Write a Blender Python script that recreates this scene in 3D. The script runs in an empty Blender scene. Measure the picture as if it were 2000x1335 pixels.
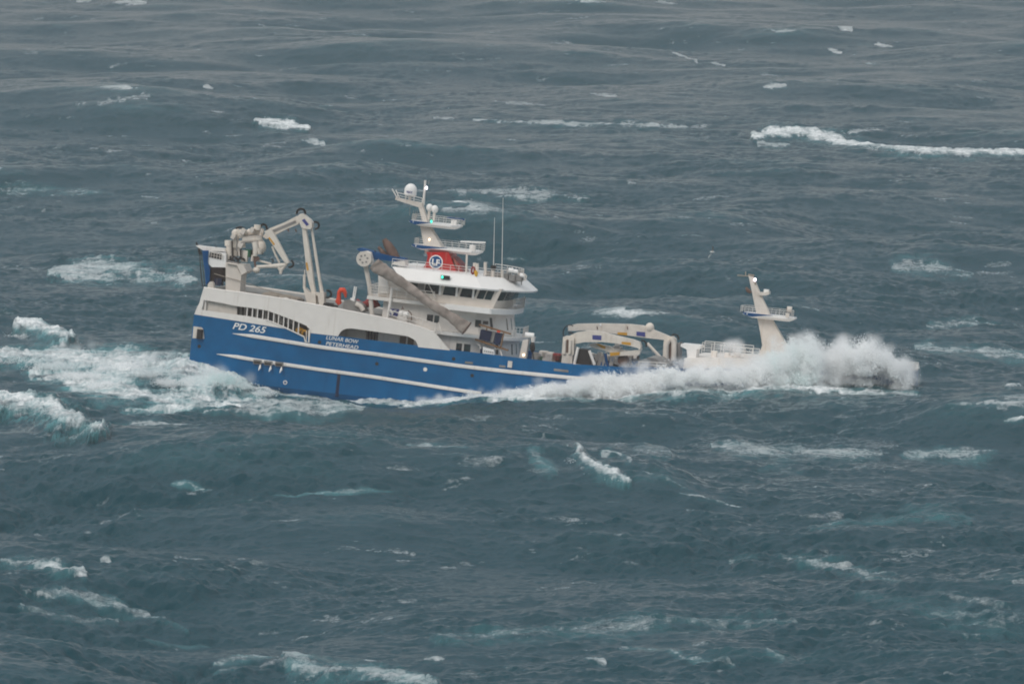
import bpy, bmesh, math, random
import numpy as np
from mathutils import Vector, Matrix

random.seed(7)
R = math.radians
scene = bpy.context.scene
COL = scene.collection

# ------------------------------------------------------------------ camera
CAM_BACK, CAM_UP, PX_PER_M = 1000.0, 78.7, 20.5
DIST = math.hypot(CAM_BACK, CAM_UP)
FPX = PX_PER_M * DIST
DIP = math.atan(CAM_UP / CAM_BACK) - math.atan((745 - 667.5) / FPX)
CAM = np.array([0.0, -CAM_BACK, CAM_UP])
FW = np.array([0, math.cos(DIP), -math.sin(DIP)])
UPV = np.array([0, math.sin(DIP), math.cos(DIP)])
RT = np.array([1.0, 0, 0])
cd = bpy.data.cameras.new('camera')
cam = bpy.data.objects.new('camera', cd)
COL.objects.link(cam)
cam.location = CAM
cam.rotation_euler = (math.pi / 2 - DIP, 0, 0)
cd.sensor_width = 36
cd.lens = 36 * FPX / 2000
cd.clip_start = 1.0
cd.clip_end = 40000
scene.camera = cam

# ------------------------------------------------------------------ world, sun, exposure
SUN_EL, SUN_AZ = R(42), R(215)          # overcast: a wide soft sun behind the camera, a little to the left
w = bpy.data.worlds.new('World')
scene.world = w
w.use_nodes = True
nt = w.node_tree
nt.nodes.clear()
out = nt.nodes.new('ShaderNodeOutputWorld')
bg = nt.nodes.new('ShaderNodeBackground')
sky = nt.nodes.new('ShaderNodeTexSky')
sky.sky_type = 'NISHITA'
sky.sun_disc = False
sky.sun_elevation = SUN_EL
sky.sun_rotation = SUN_AZ
sky.dust_density = 4.0
hs = nt.nodes.new('ShaderNodeHueSaturation')
hs.inputs['Saturation'].default_value = 0.30
tc = nt.nodes.new('ShaderNodeTexCoord')
sep = nt.nodes.new('ShaderNodeSeparateXYZ')
nt.links.new(tc.outputs['Generated'], sep.inputs[0])
cr = nt.nodes.new('ShaderNodeValToRGB')       # cloud deck: dim warm grey low down, bright overhead
e = cr.color_ramp.elements
e[0].position, e[0].color = 0.02, (6.0, 5.8, 5.6, 1)
e[1].position, e[1].color = 1.0, (10.5, 10.6, 10.8, 1)
m = e.new(0.17); m.color = (2.0, 2.95, 3.9, 1)
m = e.new(0.30); m.color = (2.5, 3.5, 4.25, 1)
nt.links.new(sep.outputs[2], cr.inputs[0])
cn = nt.nodes.new('ShaderNodeTexNoise')
cn.inputs['Scale'].default_value = 2.2
cn.inputs['Detail'].default_value = 5
nt.links.new(tc.outputs['Generated'], cn.inputs['Vector'])
cm = nt.nodes.new('ShaderNodeMapRange')
cm.inputs['To Min'].default_value = 0.75
cm.inputs['To Max'].default_value = 1.25
cm.inputs['From Min'].default_value = 0.3
cm.inputs['From Max'].default_value = 0.7
nt.links.new(cn.outputs['Fac'], cm.inputs['Value'])
mul = nt.nodes.new('ShaderNodeMix'); mul.data_type = 'RGBA'; mul.blend_type = 'MULTIPLY'
mul.inputs[0].default_value = 1.0
nt.links.new(cr.outputs[0], mul.inputs[6])
nt.links.new(cm.outputs[0], mul.inputs[7])
mx = nt.nodes.new('ShaderNodeMix'); mx.data_type = 'RGBA'
mx.inputs[0].default_value = 0.88            # share of cloud over clear sky
nt.links.new(sky.outputs[0], hs.inputs['Color'])
nt.links.new(hs.outputs[0], mx.inputs[6])
nt.links.new(mul.outputs[2], mx.inputs[7])
nt.links.new(mx.outputs[2], bg.inputs[0])
bg.inputs[1].default_value = 0.10
nt.links.new(bg.outputs[0], out.inputs[0])

sd = bpy.data.lights.new('sun', 'SUN')
sd.energy = 1.3
sd.angle = R(25)
sd.color = (1.0, 0.94, 0.87)
sun = bpy.data.objects.new('sun', sd)
COL.objects.link(sun)
# sky rotation is measured from +Y towards +X
sdir = Vector((math.sin(SUN_AZ) * math.cos(SUN_EL), math.cos(SUN_AZ) * math.cos(SUN_EL), math.sin(SUN_EL)))
sun.rotation_euler = sdir.to_track_quat('Z', 'Y').to_euler()
sun.location = (0, 0, 200)

vs = scene.view_settings
vs.view_transform = 'Standard'
vs.look = 'None'
vs.exposure = 0.0
vs.gamma = 1.0
vs.use_curve_mapping = False
cy = scene.cycles
cy.use_denoising = True
cy.max_bounces = 16
cy.diffuse_bounces = 12
cy.transmission_bounces = 12
cy.transparent_max_bounces = 8
cy.volume_bounces = 8
cy.filter_width = 1.9
scene.render.engine = 'CYCLES'

# ------------------------------------------------------------------ helpers: measured rays, noise
def ray(px, py):
    """direction of the sight line through a point of the 2000 x 1335 photograph"""
    return FW + RT * (px - 1000) / FPX + UPV * (667.5 - py) / FPX

_d = ray(1085, 745)
SHIP_T = CAM + _d * (-CAM[2] / _d[2])
SHIP_YAW, SHIP_PITCH, SHIP_ROLL = R(-9), R(5.6), R(-2)
SHIP_M = Matrix.Rotation(SHIP_YAW, 3, 'Z') @ Matrix.Rotation(SHIP_PITCH, 3, 'Y') @ Matrix.Rotation(SHIP_ROLL, 3, 'X')
SHIP_R = np.array(SHIP_M)
_o = SHIP_R.T @ (CAM - SHIP_T)

def L(px, py, y):
    """point of the ship, in ship coordinates, seen at (px, py) and lying y metres to port of the keel line"""
    d = SHIP_R.T @ ray(px, py)
    p = _o + d * ((y - _o[1]) / d[1])
    return Vector(p)

def W(p):
    return SHIP_R @ np.array(p) + SHIP_T

def sm(a, b, x):
    t = np.clip((x - a) / (b - a), 0, 1)
    return t * t * (3 - 2 * t)

rng = np.random.default_rng(11)

def noise_tile(n, power, seed, lo=2, dims=2):
    """periodic fractal noise, values ranked to 0..1"""
    r = np.random.default_rng(seed)
    sh = (n,) * dims
    f = np.fft.fftn(r.standard_normal(sh))
    ks = np.meshgrid(*[np.fft.fftfreq(n) * n] * dims, indexing='ij')
    k = np.sqrt(sum(q * q for q in ks)); k[(0,) * dims] = 1
    amp = np.where(k >= lo, k ** (-power), 0)
    v = np.real(np.fft.ifftn(f * amp)).ravel()
    o = np.empty(v.size); o[np.argsort(v)] = np.linspace(0, 1, v.size)
    return o.reshape(sh).astype(np.float32)

def samp(tile, x, y, size):
    n = tile.shape[0]
    u = (x / size * n) % n; v = (y / size * n) % n
    i = u.astype(np.int32); j = v.astype(np.int32)
    fu = (u - i).astype(np.float32); fv = (v - j).astype(np.float32)
    i %= n; j %= n
    i2 = (i + 1) % n; j2 = (j + 1) % n
    return (tile[i, j] * (1 - fu) + tile[i2, j] * fu) * (1 - fv) + (tile[i, j2] * (1 - fu) + tile[i2, j2] * fu) * fv

# ------------------------------------------------------------------ materials
def new_mat(name):
    m = bpy.data.materials.new(name)
    m.use_nodes = True
    t = m.node_tree
    b = t.nodes['Principled BSDF']
    return m, t, b

def paint(name, col, rough=0.45, metal=0.0, wear=0.12, scale=1.2, streak=True, spec=0.25, dirt=(0.35, 0.27, 0.2)):
    """weathered marine paint: broad tone variation, rust-brown streaks running down, fine grain"""
    m, t, b = new_mat(name)
    b.inputs['Specular IOR Level'].default_value = spec
    N = t.nodes.new; K = t.links.new
    tc = N('ShaderNodeTexCoord')
    n1 = N('ShaderNodeTexNoise'); n1.inputs['Scale'].default_value = scale; n1.inputs['Detail'].default_value = 6
    K(tc.outputs['Object'], n1.inputs['Vector'])
    mp = N('ShaderNodeMapping'); mp.inputs['Scale'].default_value = (2.6, 2.6, 0.22)
    K(tc.outputs['Object'], mp.inputs[0])
    n2 = N('ShaderNodeTexNoise'); n2.inputs['Scale'].default_value = 1.0; n2.inputs['Detail'].default_value = 4
    K(mp.outputs[0], n2.inputs['Vector'])
    r1 = N('ShaderNodeMapRange'); r1.inputs['From Min'].default_value = 0.35; r1.inputs['From Max'].default_value = 0.7
    r1.inputs['To Min'].default_value = 1.0; r1.inputs['To Max'].default_value = 1.0 - wear
    K(n1.outputs['Fac'], r1.inputs['Value'])
    mu = N('ShaderNodeMix'); mu.data_type = 'RGBA'; mu.blend_type = 'MULTIPLY'; mu.inputs[0].default_value = 1
    mu.inputs[6].default_value = (*col, 1)
    K(r1.outputs[0], mu.inputs[7])
    r2 = N('ShaderNodeMapRange'); r2.inputs['From Min'].default_value = 0.58; r2.inputs['From Max'].default_value = 0.8
    r2.inputs['To Max'].default_value = 0.5 if streak else 0.0
    K(n2.outputs['Fac'], r2.inputs['Value'])
    mi = N('ShaderNodeMix'); mi.data_type = 'RGBA'
    mi.inputs[7].default_value = (*dirt, 1)
    K(r2.outputs[0], mi.inputs[0]); K(mu.outputs[2], mi.inputs[6])
    K(mi.outputs[2], b.inputs['Base Color'])
    bu = N('ShaderNodeBump'); bu.inputs['Strength'].default_value = 0.25; bu.inputs['Distance'].default_value = 0.06
    K(n1.outputs['Fac'], bu.inputs['Height']); K(bu.outputs[0], b.inputs['Normal'])
    b.inputs['Roughness'].default_value = rough
    b.inputs['Metallic'].default_value = metal
    return m

MAT = {}
MAT['blue'] = paint('hull_blue_paint', (0.0, 0.115, 0.285), 0.55, wear=0.22, scale=0.6, spec=0.03, dirt=(0.0, 0.075, 0.18))
MAT['blue_trim'] = paint('trim_blue_paint', (0.0, 0.07, 0.21), 0.5, wear=0.15, spec=0.05, streak=False)
MAT['navy'] = paint('navy_canvas', (0.006, 0.018, 0.06), 0.7, wear=0.3)
MAT['white'] = paint('white_paint', (0.80, 0.75, 0.70), 0.42, wear=0.07, dirt=(0.5, 0.42, 0.34))
MAT['roof_white'] = paint('roof_white_paint', (0.86, 0.835, 0.805), 0.4, wear=0.04, streak=False)
MAT['cream'] = paint('cream_paint', (0.69, 0.625, 0.56), 0.5, wear=0.12, dirt=(0.42, 0.32, 0.23))
MAT['crane'] = paint('crane_cream_paint', (0.74, 0.67, 0.59), 0.45, wear=0.14, scale=2, dirt=(0.40, 0.28, 0.18))
MAT['red'] = paint('red_paint', (0.45, 0.010, 0.012), 0.4, wear=0.15)
MAT['grey'] = paint('grey_steel', (0.26, 0.25, 0.24), 0.5, wear=0.3)
MAT['deck'] = paint('deck_grey', (0.30, 0.29, 0.27), 0.7, wear=0.35)
MAT['dark'] = paint('dark_gear', (0.028, 0.026, 0.028), 0.6, wear=0.4, streak=False)
MAT['net'] = paint('dark_net', (0.032, 0.023, 0.024), 0.9, wear=0.5, scale=4, streak=False)
MAT['hose'] = paint('black_hose', (0.014, 0.015, 0.018), 0.4, wear=0.2, streak=False)
MAT['orange'] = paint('orange_plastic', (0.72, 0.06, 0.02), 0.4, wear=0.15, streak=False)
MAT['dull_red'] = paint('dull_red_plastic', (0.30, 0.03, 0.03), 0.5, wear=0.3)
MAT['amber'] = paint('amber_label', (0.60, 0.30, 0.03), 0.5, wear=0.1, streak=False)
MAT['label_blue'] = paint('blue_label', (0.05, 0.065, 0.25), 0.5, wear=0.15, streak=False)
MAT['yellow'] = paint('yellow_plastic', (0.75, 0.42, 0.03), 0.5, wear=0.1, streak=False)
MAT['green'] = paint('green_plastic', (0.02, 0.14, 0.08), 0.5, wear=0.2)
MAT['exhaust'] = paint('sooty_exhaust', (0.16, 0.095, 0.075), 0.55, wear=0.45, scale=1.5)
MAT['sleeve'] = paint('grey_brown_sleeve', (0.40, 0.335, 0.295), 0.75, wear=0.55, scale=1.3, dirt=(0.16, 0.13, 0.12))
MAT['rope'] = paint('rope_fibre', (0.35, 0.30, 0.25), 0.9, wear=0.3, streak=False)
MAT['wood'] = paint('varnished_beam', (0.24, 0.12, 0.05), 0.5, wear=0.35)
MAT['door_brown'] = paint('brown_door', (0.10, 0.075, 0.06), 0.5, wear=0.25)
gm, gt, gb = new_mat('window_glass')
gb.inputs['Base Color'].default_value = (0.006, 0.014, 0.024, 1)
gb.inputs['Roughness'].default_value = 0.08
gb.inputs['Specular IOR Level'].default_value = 0.6
_n = gt.nodes.new('ShaderNodeTexNoise'); _n.inputs['Scale'].default_value = 0.9
_tc = gt.nodes.new('ShaderNodeTexCoord'); gt.links.new(_tc.outputs['Object'], _n.inputs['Vector'])
_cr = gt.nodes.new('ShaderNodeValToRGB')
_cr.color_ramp.elements[0].position = 0.4; _cr.color_ramp.elements[0].color = (0.004, 0.012, 0.022, 1)
_cr.color_ramp.elements[1].position = 0.7; _cr.color_ramp.elements[1].color = (0.012, 0.055, 0.065, 1)
gt.links.new(_n.outputs['Fac'], _cr.inputs[0]); gt.links.new(_cr.outputs[0], gb.inputs['Base Color'])
MAT['glass'] = gm
def lamp_mat(name, col, power):
    m, t, b = new_mat(name)
    b.inputs['Base Color'].default_value = (*col, 1)
    b.inputs['Emission Color'].default_value = (*col, 1)
    b.inputs['Emission Strength'].default_value = power
    MAT[name] = m
lamp_mat('lamp_white', (1.0, 0.90, 1.0), 6)
lamp_mat('lamp_warm', (1.0, 0.75, 0.5), 4)
lamp_mat('lamp_green', (0.05, 0.9, 0.55), 2.0)

# ------------------------------------------------------------------ the sea
def wave_tile(n, size, sigma, peak, kmin, kmax, seed, spread, direc, power=4.0):
    """height and horizontal drift of a periodic patch of wind sea, from a k^-4 spectrum"""
    r = np.random.default_rng(seed)
    k1 = np.fft.fftfreq(n, d=size / n) * 2 * np.pi
    kx, ky = np.meshgrid(k1, k1, indexing='ij')
    k = np.hypot(kx, ky); k[0, 0] = 1e9
    kp = 2 * np.pi / peak
    S = np.exp(-1.25 * (kp / k) ** 2) / k ** power
    th = np.arctan2(ky, kx) - direc
    S *= spread + (1 - spread) * np.clip(np.cos(th), 0, 1) ** 2 + 0.02
    S *= sm(kmin * 0.8, kmin * 1.2, k) * (1 - sm(kmax * 0.7, kmax, k))
    f = np.fft.fft2(r.standard_normal((n, n))) * np.sqrt(S)
    h = np.real(np.fft.ifft2(f))
    s = sigma / h.std()
    dx = np.real(np.fft.ifft2(-1j * kx / k * f)) * s
    dy = np.real(np.fft.ifft2(-1j * ky / k * f)) * s
    h *= s
    return h.astype(np.float32), dx.astype(np.float32), dy.astype(np.float32)

WIND = math.pi + R(14)                         # the seas run from the bow towards the stern
SA, SB = 760.0, 118.0
A_h, A_x, A_y = wave_tile(1024, SA, 1.15, 85.0, 2 * math.pi / 400, 2 * math.pi / 12.0, 3, 0.22, WIND, 5.0)
B_h, B_x, B_y = wave_tile(1024, SB, 0.115, 60.0, 2 * math.pi / 13.0, 2 * math.pi / 0.5, 5, 0.5, WIND, 3.3)
NZ = noise_tile(512, 1.5, 21, 3)
NF = noise_tile(512, 1.05, 22, 4)

CY, SYW = math.cos(SHIP_YAW), math.sin(SHIP_YAW)
def ship_uv(x, y):
    dx = x - SHIP_T[0]; dy = y - SHIP_T[1]
    return dx * CY + dy * SYW, -dx * SYW + dy * CY

_wl = [(300, 725), (375, 722), (430, 735), (480, 747), (560, 766), (650, 772), (740, 779), (830, 782), (950, 771), (1100, 770),
       (1200, 780), (1260, 770), (1400, 757), (1560, 757), (1700, 763), (1800, 768)]
_wu, _wz = [], []
for q in _wl:
    p = L(q[0], q[1], -8.5); ww = W(p)
    _wu.append(p[0]); _wz.append(ww[2])
_wu = np.array(_wu); _wz = np.array(_wz)

def ship_weight(x, y):
    u, v = ship_uv(x, y)
    d = np.hypot(np.clip(np.abs(u) - 33, 0, None), np.clip(np.abs(v + 2) - 9, 0, None))
    return np.exp(-(d / 17.0) ** 2), u

BUMPS = []     # (polyline in world xy, half width across, height)
def poly_dist(x, y, pts, ky):
    """distance to a polyline with the y axis scaled by ky, and the running parameter along it"""
    best = np.full(x.shape, 1e9, np.float32); par = np.zeros(x.shape, np.float32)
    side = np.zeros(x.shape, np.float32)
    n = len(pts) - 1
    for i in range(n):
        ax, ay = pts[i][0], pts[i][1] * ky; bx, by = pts[i + 1][0], pts[i + 1][1] * ky
        vx, vy = bx - ax, by - ay
        l2 = vx * vx + vy * vy + 1e-9
        t = np.clip(((x - ax) * vx + (y * ky - ay) * vy) / l2, 0, 1)
        d = np.hypot(x - ax - t * vx, y * ky - ay - t * vy)
        better = d < best
        best = np.where(better, d, best); par = np.where(better, (i + t) / n, par)
    return best, par

# stretches of lower swell that carry the longest foam streaks
LULLS = []
for _pts in ([(1440,272),(1620,275),(1780,297),(2060,304)], [(900,236),(1110,243),(1420,249)], [(1390,878),(1720,888)], [(850,1246),(1150,1230),(1560,1212)], [(0,660),(200,700),(350,730)], [(70,540),(390,548)]):
    _w = []
    for _p in _pts:
        _r = ray(*_p); _q = CAM + _r * (-CAM[2] / _r[2]); _w.append((_q[0], _q[1]))
    LULLS.append((_w, CAM_UP / (np.mean([q[1] for q in _w]) + CAM_BACK)))

def lull(x, y):
    k = np.ones(x.shape)
    for pts, ky in LULLS:
        sel = np.nonzero((np.abs(y * ky - pts[0][1] * ky) < 16) & (x > pts[0][0] - 14) & (x < pts[-1][0] + 14))[0]
        if len(sel):
            d, _ = poly_dist(x[sel], y[sel], pts, ky)
            k[sel] *= 1 - 0.72 * np.exp(-(d / 5.5) ** 2)
    return k

def sea_height(x, y, bumps=True):
    x = np.atleast_1d(np.asarray(x, dtype=np.float64)); y = np.atleast_1d(np.asarray(y, dtype=np.float64))
    wgt, u = ship_weight(x, y)
    h = samp(A_h, x, y, SA) * (1 - 0.85 * wgt) * lull(x, y) * (1 - 0.35 * sm(200.0, 700.0, y))
    h = h + wgt * np.interp(u, _wu, _wz)
    return h

def sea_point(px, py):
    """first point of the water that a sight line meets"""
    d = ray(px, py)
    t0 = (CAM[2] - 6) / -d[2]; t1 = (CAM[2] + 6) / -d[2]
    ts = np.arange(t0, t1, 1.0)
    X = CAM[0] + d[0] * ts; Y = CAM[1] + d[1] * ts; Zr = CAM[2] + d[2] * ts
    hit = np.nonzero(Zr <= sea_height(X, Y))[0]
    i = hit[0] if len(hit) else len(ts) - 1
    return X[i], Y[i]

# each stroke: course of a streak or breaking crest, half thickness as seen, strength of foam, rise of the crest, aeration
STROKES = [
 ([(1470,272),(1510,262),(1560,262),(1620,275),(1690,290),(1780,297),(1900,302),(2030,304)],9,1.0,.9,.5),
 ([(1650,262),(1700,256),(1730,256)],4,.75,.3,0),([(1760,263),(1800,268)],3,.55,.2,0),([(1480,285),(1540,283)],5,.8,.2,.3),
 ([(930,236),(1010,240),(1110,243),(1200,245),(1290,248),(1340,250)],4,.9,.5,.2),([(1350,248),(1405,247)],3,.7,.2,0),
 ([(487,238),(520,243),(560,248),(600,256)],7,1,.8,.3),([(595,276),(612,277),(635,284)],5,.9,.4,.2),
 ([(100,535),(170,530),(230,527),(300,540),(380,552)],17,.66,.7,.5),([(120,545),(250,548),(380,556)],6,.6,.2,.3),
 ([(155,205),(220,200),(290,190)],8,.5,.4,.1),
 ([(690,374),(760,371),(830,374)],5,.5,.3,.1),([(870,375),(940,375),(1040,382),(1150,392)],8,.55,.4,.2),
 ([(985,84),(1060,86),(1110,86)],4,.55,.3,0),([(400,215),(430,221)],3,.8,.2,0),([(850,231),(890,232)],3,.8,.2,0),
 ([(1305,103),(1330,112),(1370,128)],3,.8,.3,0),([(1390,124),(1418,129)],4,.9,.3,0),([(1490,172),(1540,168)],5,1,.4,.2),
 ([(1480,145),(1530,150)],3,.6,.2,0),([(1620,98),(1650,104)],4,1,.3,0),([(1710,88),(1745,93)],4,1,.3,0),
 ([(1625,52),(1655,55)],5,1,.3,0),([(1270,5),(1310,8)],4,.7,.3,0),([(220,4),(290,6)],5,.9,.3,0),([(160,2),(190,3)],4,.8,.3,0),
 ([(385,172),(405,175)],3,.9,.3,0),([(970,200),(1070,206)],3,.7,.2,0),([(1160,185),(1210,187)],3,.8,.2,0),([(1220,355),(1240,358)],3,.7,.2,0),
 ([(1740,527),(1800,525),(1850,530),(1900,538)],10,.5,.4,.3),([(1790,640),(1870,633),(2000,640)],7,.45,.3,.3),
 ([(1780,683),(1880,688),(2020,703)],9,.55,.4,.4),([(1500,595),(1540,598),(1575,610)],4,.85,.3,.1),([(975,505),(1025,506)],3.5,.6,.2,.1),
 ([(1080,870),(1100,890),(1130,907),(1170,925),(1220,942)],7,1.0,.9,.5),([(1140,887),(1170,890),(1205,905)],5,.75,.4,.4),
 ([(1010,880),(1040,905),(1075,925)],8,.45,.3,.5),([(1210,912),(1280,940),(1340,960)],2.5,.5,.3,.2),([(1310,966),(1360,978),(1440,990)],3,.75,.3,.2),
 ([(1390,876),(1440,882),(1520,886),(1600,886),(1720,888)],9,.6,.3,.3),([(1760,892),(1850,888),(1960,882)],8,.6,.3,.4),
 ([(1220,878),(1290,888)],7,.45,.2,.2),([(1470,915),(1560,922)],5,.42,.2,.2),
 ([(-15,1100),(50,1105),(100,1115),(145,1122)],8,.82,.4,.4),
 ([(550,1280),(570,1300),(620,1312),(700,1320),(780,1330),(860,1340)],12,.62,.6,.5),([(400,1300),(440,1290),(480,1288),(540,1284)],4,.6,.3,.5),
 ([(705,1292),(735,1295)],4,1,.3,.2),([(830,1292),(870,1290)],4,.85,.3,.2),([(400,1310),(470,1318)],6,.5,.2,.3),
 ([(850,1248),(1000,1240),(1150,1230),(1300,1222),(1420,1216),(1560,1212)],10,.44,.2,.25),
 ([(1440,1098),(1500,1098)],5,.55,.2,.2),([(1540,1090),(1600,1098),(1680,1112),(1780,1130)],6,.58,.4,.3),
 ([(1700,1165),(1800,1190),(1900,1210),(2020,1225)],16,.38,.3,.2),([(1820,1155),(1900,1170),(2000,1200)],7,.42,.2,.1),([(1700,1128),(1800,1150)],6,.5,.2,.2),
 ([(365,948),(400,945),(440,955)],5,.8,.5,.5),([(550,966),(650,960),(780,958)],3,.5,.3,.5),([(780,868),(830,870),(900,877)],3,.65,.3,.3),
 ([(0,1160),(100,1165),(180,1185),(260,1205),(350,1240)],8,.5,.4,.3),([(0,1190),(80,1205),(200,1215)],6,.45,.2,.2),([(250,1262),(400,1265)],4,.45,.2,.3),
 ([(1970,823),(2010,818)],6,.9,.3,.3),([(1955,760),(1985,755)],6,.95,.5,.2),([(1220,1265),(1320,1272),(1350,1285),(1450,1300)],4,.55,.3,.4),
 ([(1500,1275),(1540,1285)],5,.55,.3,.3),([(185,1094),(205,1096)],4,.85,.4,.2),([(1160,1290),(1200,1293)],4,.8,.3,.2),
 ([(0,370),(100,372),(230,380)],7,.36,.2,.3),([(1590,1030),(1790,1010),(1900,1015)],9,.3,.3,.35),
 # the wake and the breaking sea astern
 ([(-20,800),(60,803),(110,818),(160,838),(215,862)],19,.86,2.4,1),([(0,795),(80,806),(150,828)],6,1,.5,1),
 ([(-30,700),(60,700),(150,705),(240,715),(330,722),(400,735),(480,752)],25,.90,.9,1),
 ([(60,730),(130,745),(200,762),(300,780),(420,785),(520,780)],15,.85,.1,1),([(240,802),(330,795),(470,790)],8,.95,.1,1),
 ([(30,648),(70,655),(110,668),(140,674)],8,1,2.0,.9),([(230,832),(290,830),(370,832)],5,.85,.3,.3),
 ([(390,812),(500,805),(640,803),(700,800)],6,.6,.1,.3),([(150,690),(250,692),(360,700)],10,.7,.3,1),
 ([(470,758),(560,773),(660,779),(760,786),(840,788)],6,.85,0,.5),([(420,790),(560,790),(700,795)],8,.62,0,.4),
 ([(790,786),(950,777),(1080,772),(1200,777),(1300,764),(1420,755),(1560,755),(1640,758)],11,1.0,0,.8),
 ([(1640,764),(1720,768),(1790,770)],6,.7,0,.5),
]

_sr = random.Random(5)
for _k in range(80):
    _y = 1335 * _sr.random() ** 1.25
    _x = _sr.uniform(-10, 2010)
    if 360 < _x < 1820 and 330 < _y < 800: continue
    _l = _sr.uniform(16, 60); _dy = _sr.uniform(-2, 5)
    STROKES.append(([(_x, _y), (_x + _l * .5, _y + _dy * .4), (_x + _l, _y + _dy)], _sr.uniform(1.2, 2.6), _sr.uniform(.35, .62), .08, .1))

def build_sea():
    def dist_of(py):
        return CAM_UP / np.tan(DIP + np.arctan((py - 667.5) / FPX))
    py = np.arange(-70, 1420, 0.8)
    far = CAM_UP / np.tan(np.linspace(DIP + math.atan((-70 - 667.5) / FPX), R(0.25), 70)[1:])
    near = dist_of(np.linspace(1420, 3300, 110)[1:])
    rows = np.concatenate([far[::-1], dist_of(py), near])
    px = np.arange(-70, 2070, 1.5)
    g = 70 + np.cumsum(np.linspace(1.5, 42, 160))
    tx = (np.concatenate([-(g[::-1]), px, 2000 + g]) - 1000) / FPX
    nr, nc = len(rows), len(tx)
    Y = (rows[:, None] * np.ones(nc)[None, :] - CAM_BACK)
    X = rows[:, None] * tx[None, :]
    # a little jitter hides the regular sampling
    X = X.ravel(); Y = Y.ravel()
    wgt, u = ship_weight(X, Y)
    att = (1 - 0.85 * wgt) * lull(X, Y) * (1 - 0.35 * sm(200.0, 700.0, Y))
    h = samp(A_h, X, Y, SA) * att + wgt * np.interp(u, _wu, _wz)
    dx = samp(A_x, X, Y, SA) * att; dy = samp(A_y, X, Y, SA) * att
    gust = (0.55 + 0.9 * samp(NZ, X, Y, 300.0)) * (0.75 + 0.5 * samp(NZ, X + 70, Y * 0.6, 71.0))
    calm = 1.2 - 0.2 * sm(-150.0, 0.0, Y) - 0.62 * sm(100.0, 800.0, Y)
    bh = samp(B_h, X, Y, SB) * gust * calm
    h = h + bh
    # crest steepness -> scattered small whitecaps
    dA = SA / 1024
    jac = 1 - 1.1 * ((np.roll(A_x, -1, 0) - np.roll(A_x, 1, 0)) / (2 * dA) * -1 + (np.roll(A_y, -1, 1) - np.roll(A_y, 1, 1)) / (2 * dA) * -1)
    crest = samp(np.asarray(A_h, np.float32), X, Y, SA)
    jq = samp(jac.astype(np.float32), X, Y, SA)
    thr = np.quantile(jac, 0.965)
    foam = sm(thr, thr + 0.22, jq) * 0.9 * sm(0.45, 0.75, samp(NZ, X + 31, Y * 0.4, 97.0))
    aer = 0.25 * sm(thr - 0.15, thr + 0.2, jq)
    # faint old foam, drawn out down wind
    old = samp(NZ, X * 0.55 + 0.14 * Y, Y * 0.5, 61.0) * samp(NZ, X * 0.8, Y * 0.9, 23.0)
    foam = np.maximum(foam, 0.40 * sm(0.52, 0.86, old))
    lift = np.zeros_like(h)
    wob = (samp(NZ, X, Y * 0.14, 11.0) - 0.5)
    wob2 = (samp(NZ, X + 5, Y * 0.12, 40.0) - 0.5)
    for pts, tv, fs, bump, ae in STROKES:
        if tv < 5.5: fs = fs * 0.76; bump = bump * 0.5
        elif pts[0][1] > 865: fs = fs * 0.86; tv = tv * 1.15
        wp = [sea_point(*p) for p in pts]
        dmean = np.mean([math.hypot(p[0], p[1] + CAM_BACK) for p in wp])
        sl = np.mean([(sea_height(p[0], p[1] + 3) - sea_height(p[0], p[1] - 3)) / 6 for p in wp])
        ky = max(CAM_UP / dmean + sl, 0.045)     # foreshortening of the water there
        scale = FPX / math.hypot(dmean, CAM_UP)  # pixels per metre there
        rad = tv / scale
        xs = [p[0] for p in wp]; ys = [p[1] for p in wp]
        mg = rad * 4
        sel = np.nonzero((X > min(xs) - mg) & (X < max(xs) + mg) & (Y > min(ys) - mg / ky) & (Y < max(ys) + mg / ky))[0]
        if not len(sel):
            continue
        d, par = poly_dist(X[sel], Y[sel], wp, ky)
        d = d + rad * (0.45 * wob[sel] + 0.9 * wob2[sel])
        ends = np.sin(np.pi * np.clip(par, 0, 1)) ** 0.6
        dd = d / (rad * (0.32 + 0.68 * ends))
        f = ((1 - sm(0.15, 1.5, dd)) * 0.8 + (1 - sm(0.8, 2.6, dd)) * 0.2) * fs
        foam[sel] = np.maximum(foam[sel], f)
        aer[sel] = np.maximum(aer[sel], ae * (1 - sm(0.8, 2.6, dd)))
        lift[sel] = np.maximum(lift[sel], bump * 0.6 * np.exp(-(dd / 1.6) ** 2))
    h = h + lift
    # torn, lumpy surface where the water is white
    h = h + (1 - 0.8 * sm(40.0, 200.0, Y)) * sm(0.55, 0.95, foam) * ((samp(NZ, X, Y * 0.2, 9.0) - 0.5) * 0.22 + (samp(NF, X, Y * 0.3, 5.0) - 0.5) * 0.05)
    X2 = X + 0.9 * dx + 0.35 * samp(B_x, X, Y, SB); Y2 = Y + 0.9 * dy + 0.35 * samp(B_y, X, Y, SB)
    co = np.stack([X2, Y2, h], 1).astype(np.float32)
    idx = np.arange(nr * nc, dtype=np.int32).reshape(nr, nc)
    q = np.stack([idx[1:, :-1], idx[1:, 1:], idx[:-1, 1:], idx[:-1, :-1]], -1).reshape(-1, 4)
    me = bpy.data.meshes.new('sea')
    me.vertices.add(len(co)); me.vertices.foreach_set('co', co.ravel())
    me.loops.add(q.size); me.loops.foreach_set('vertex_index', q.ravel())
    me.polygons.add(len(q))
    me.polygons.foreach_set('loop_start', np.arange(0, q.size, 4, dtype=np.int32))
    me.polygons.foreach_set('use_smooth', np.ones(len(q), dtype=bool))
    me.update(calc_edges=True)
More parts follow.
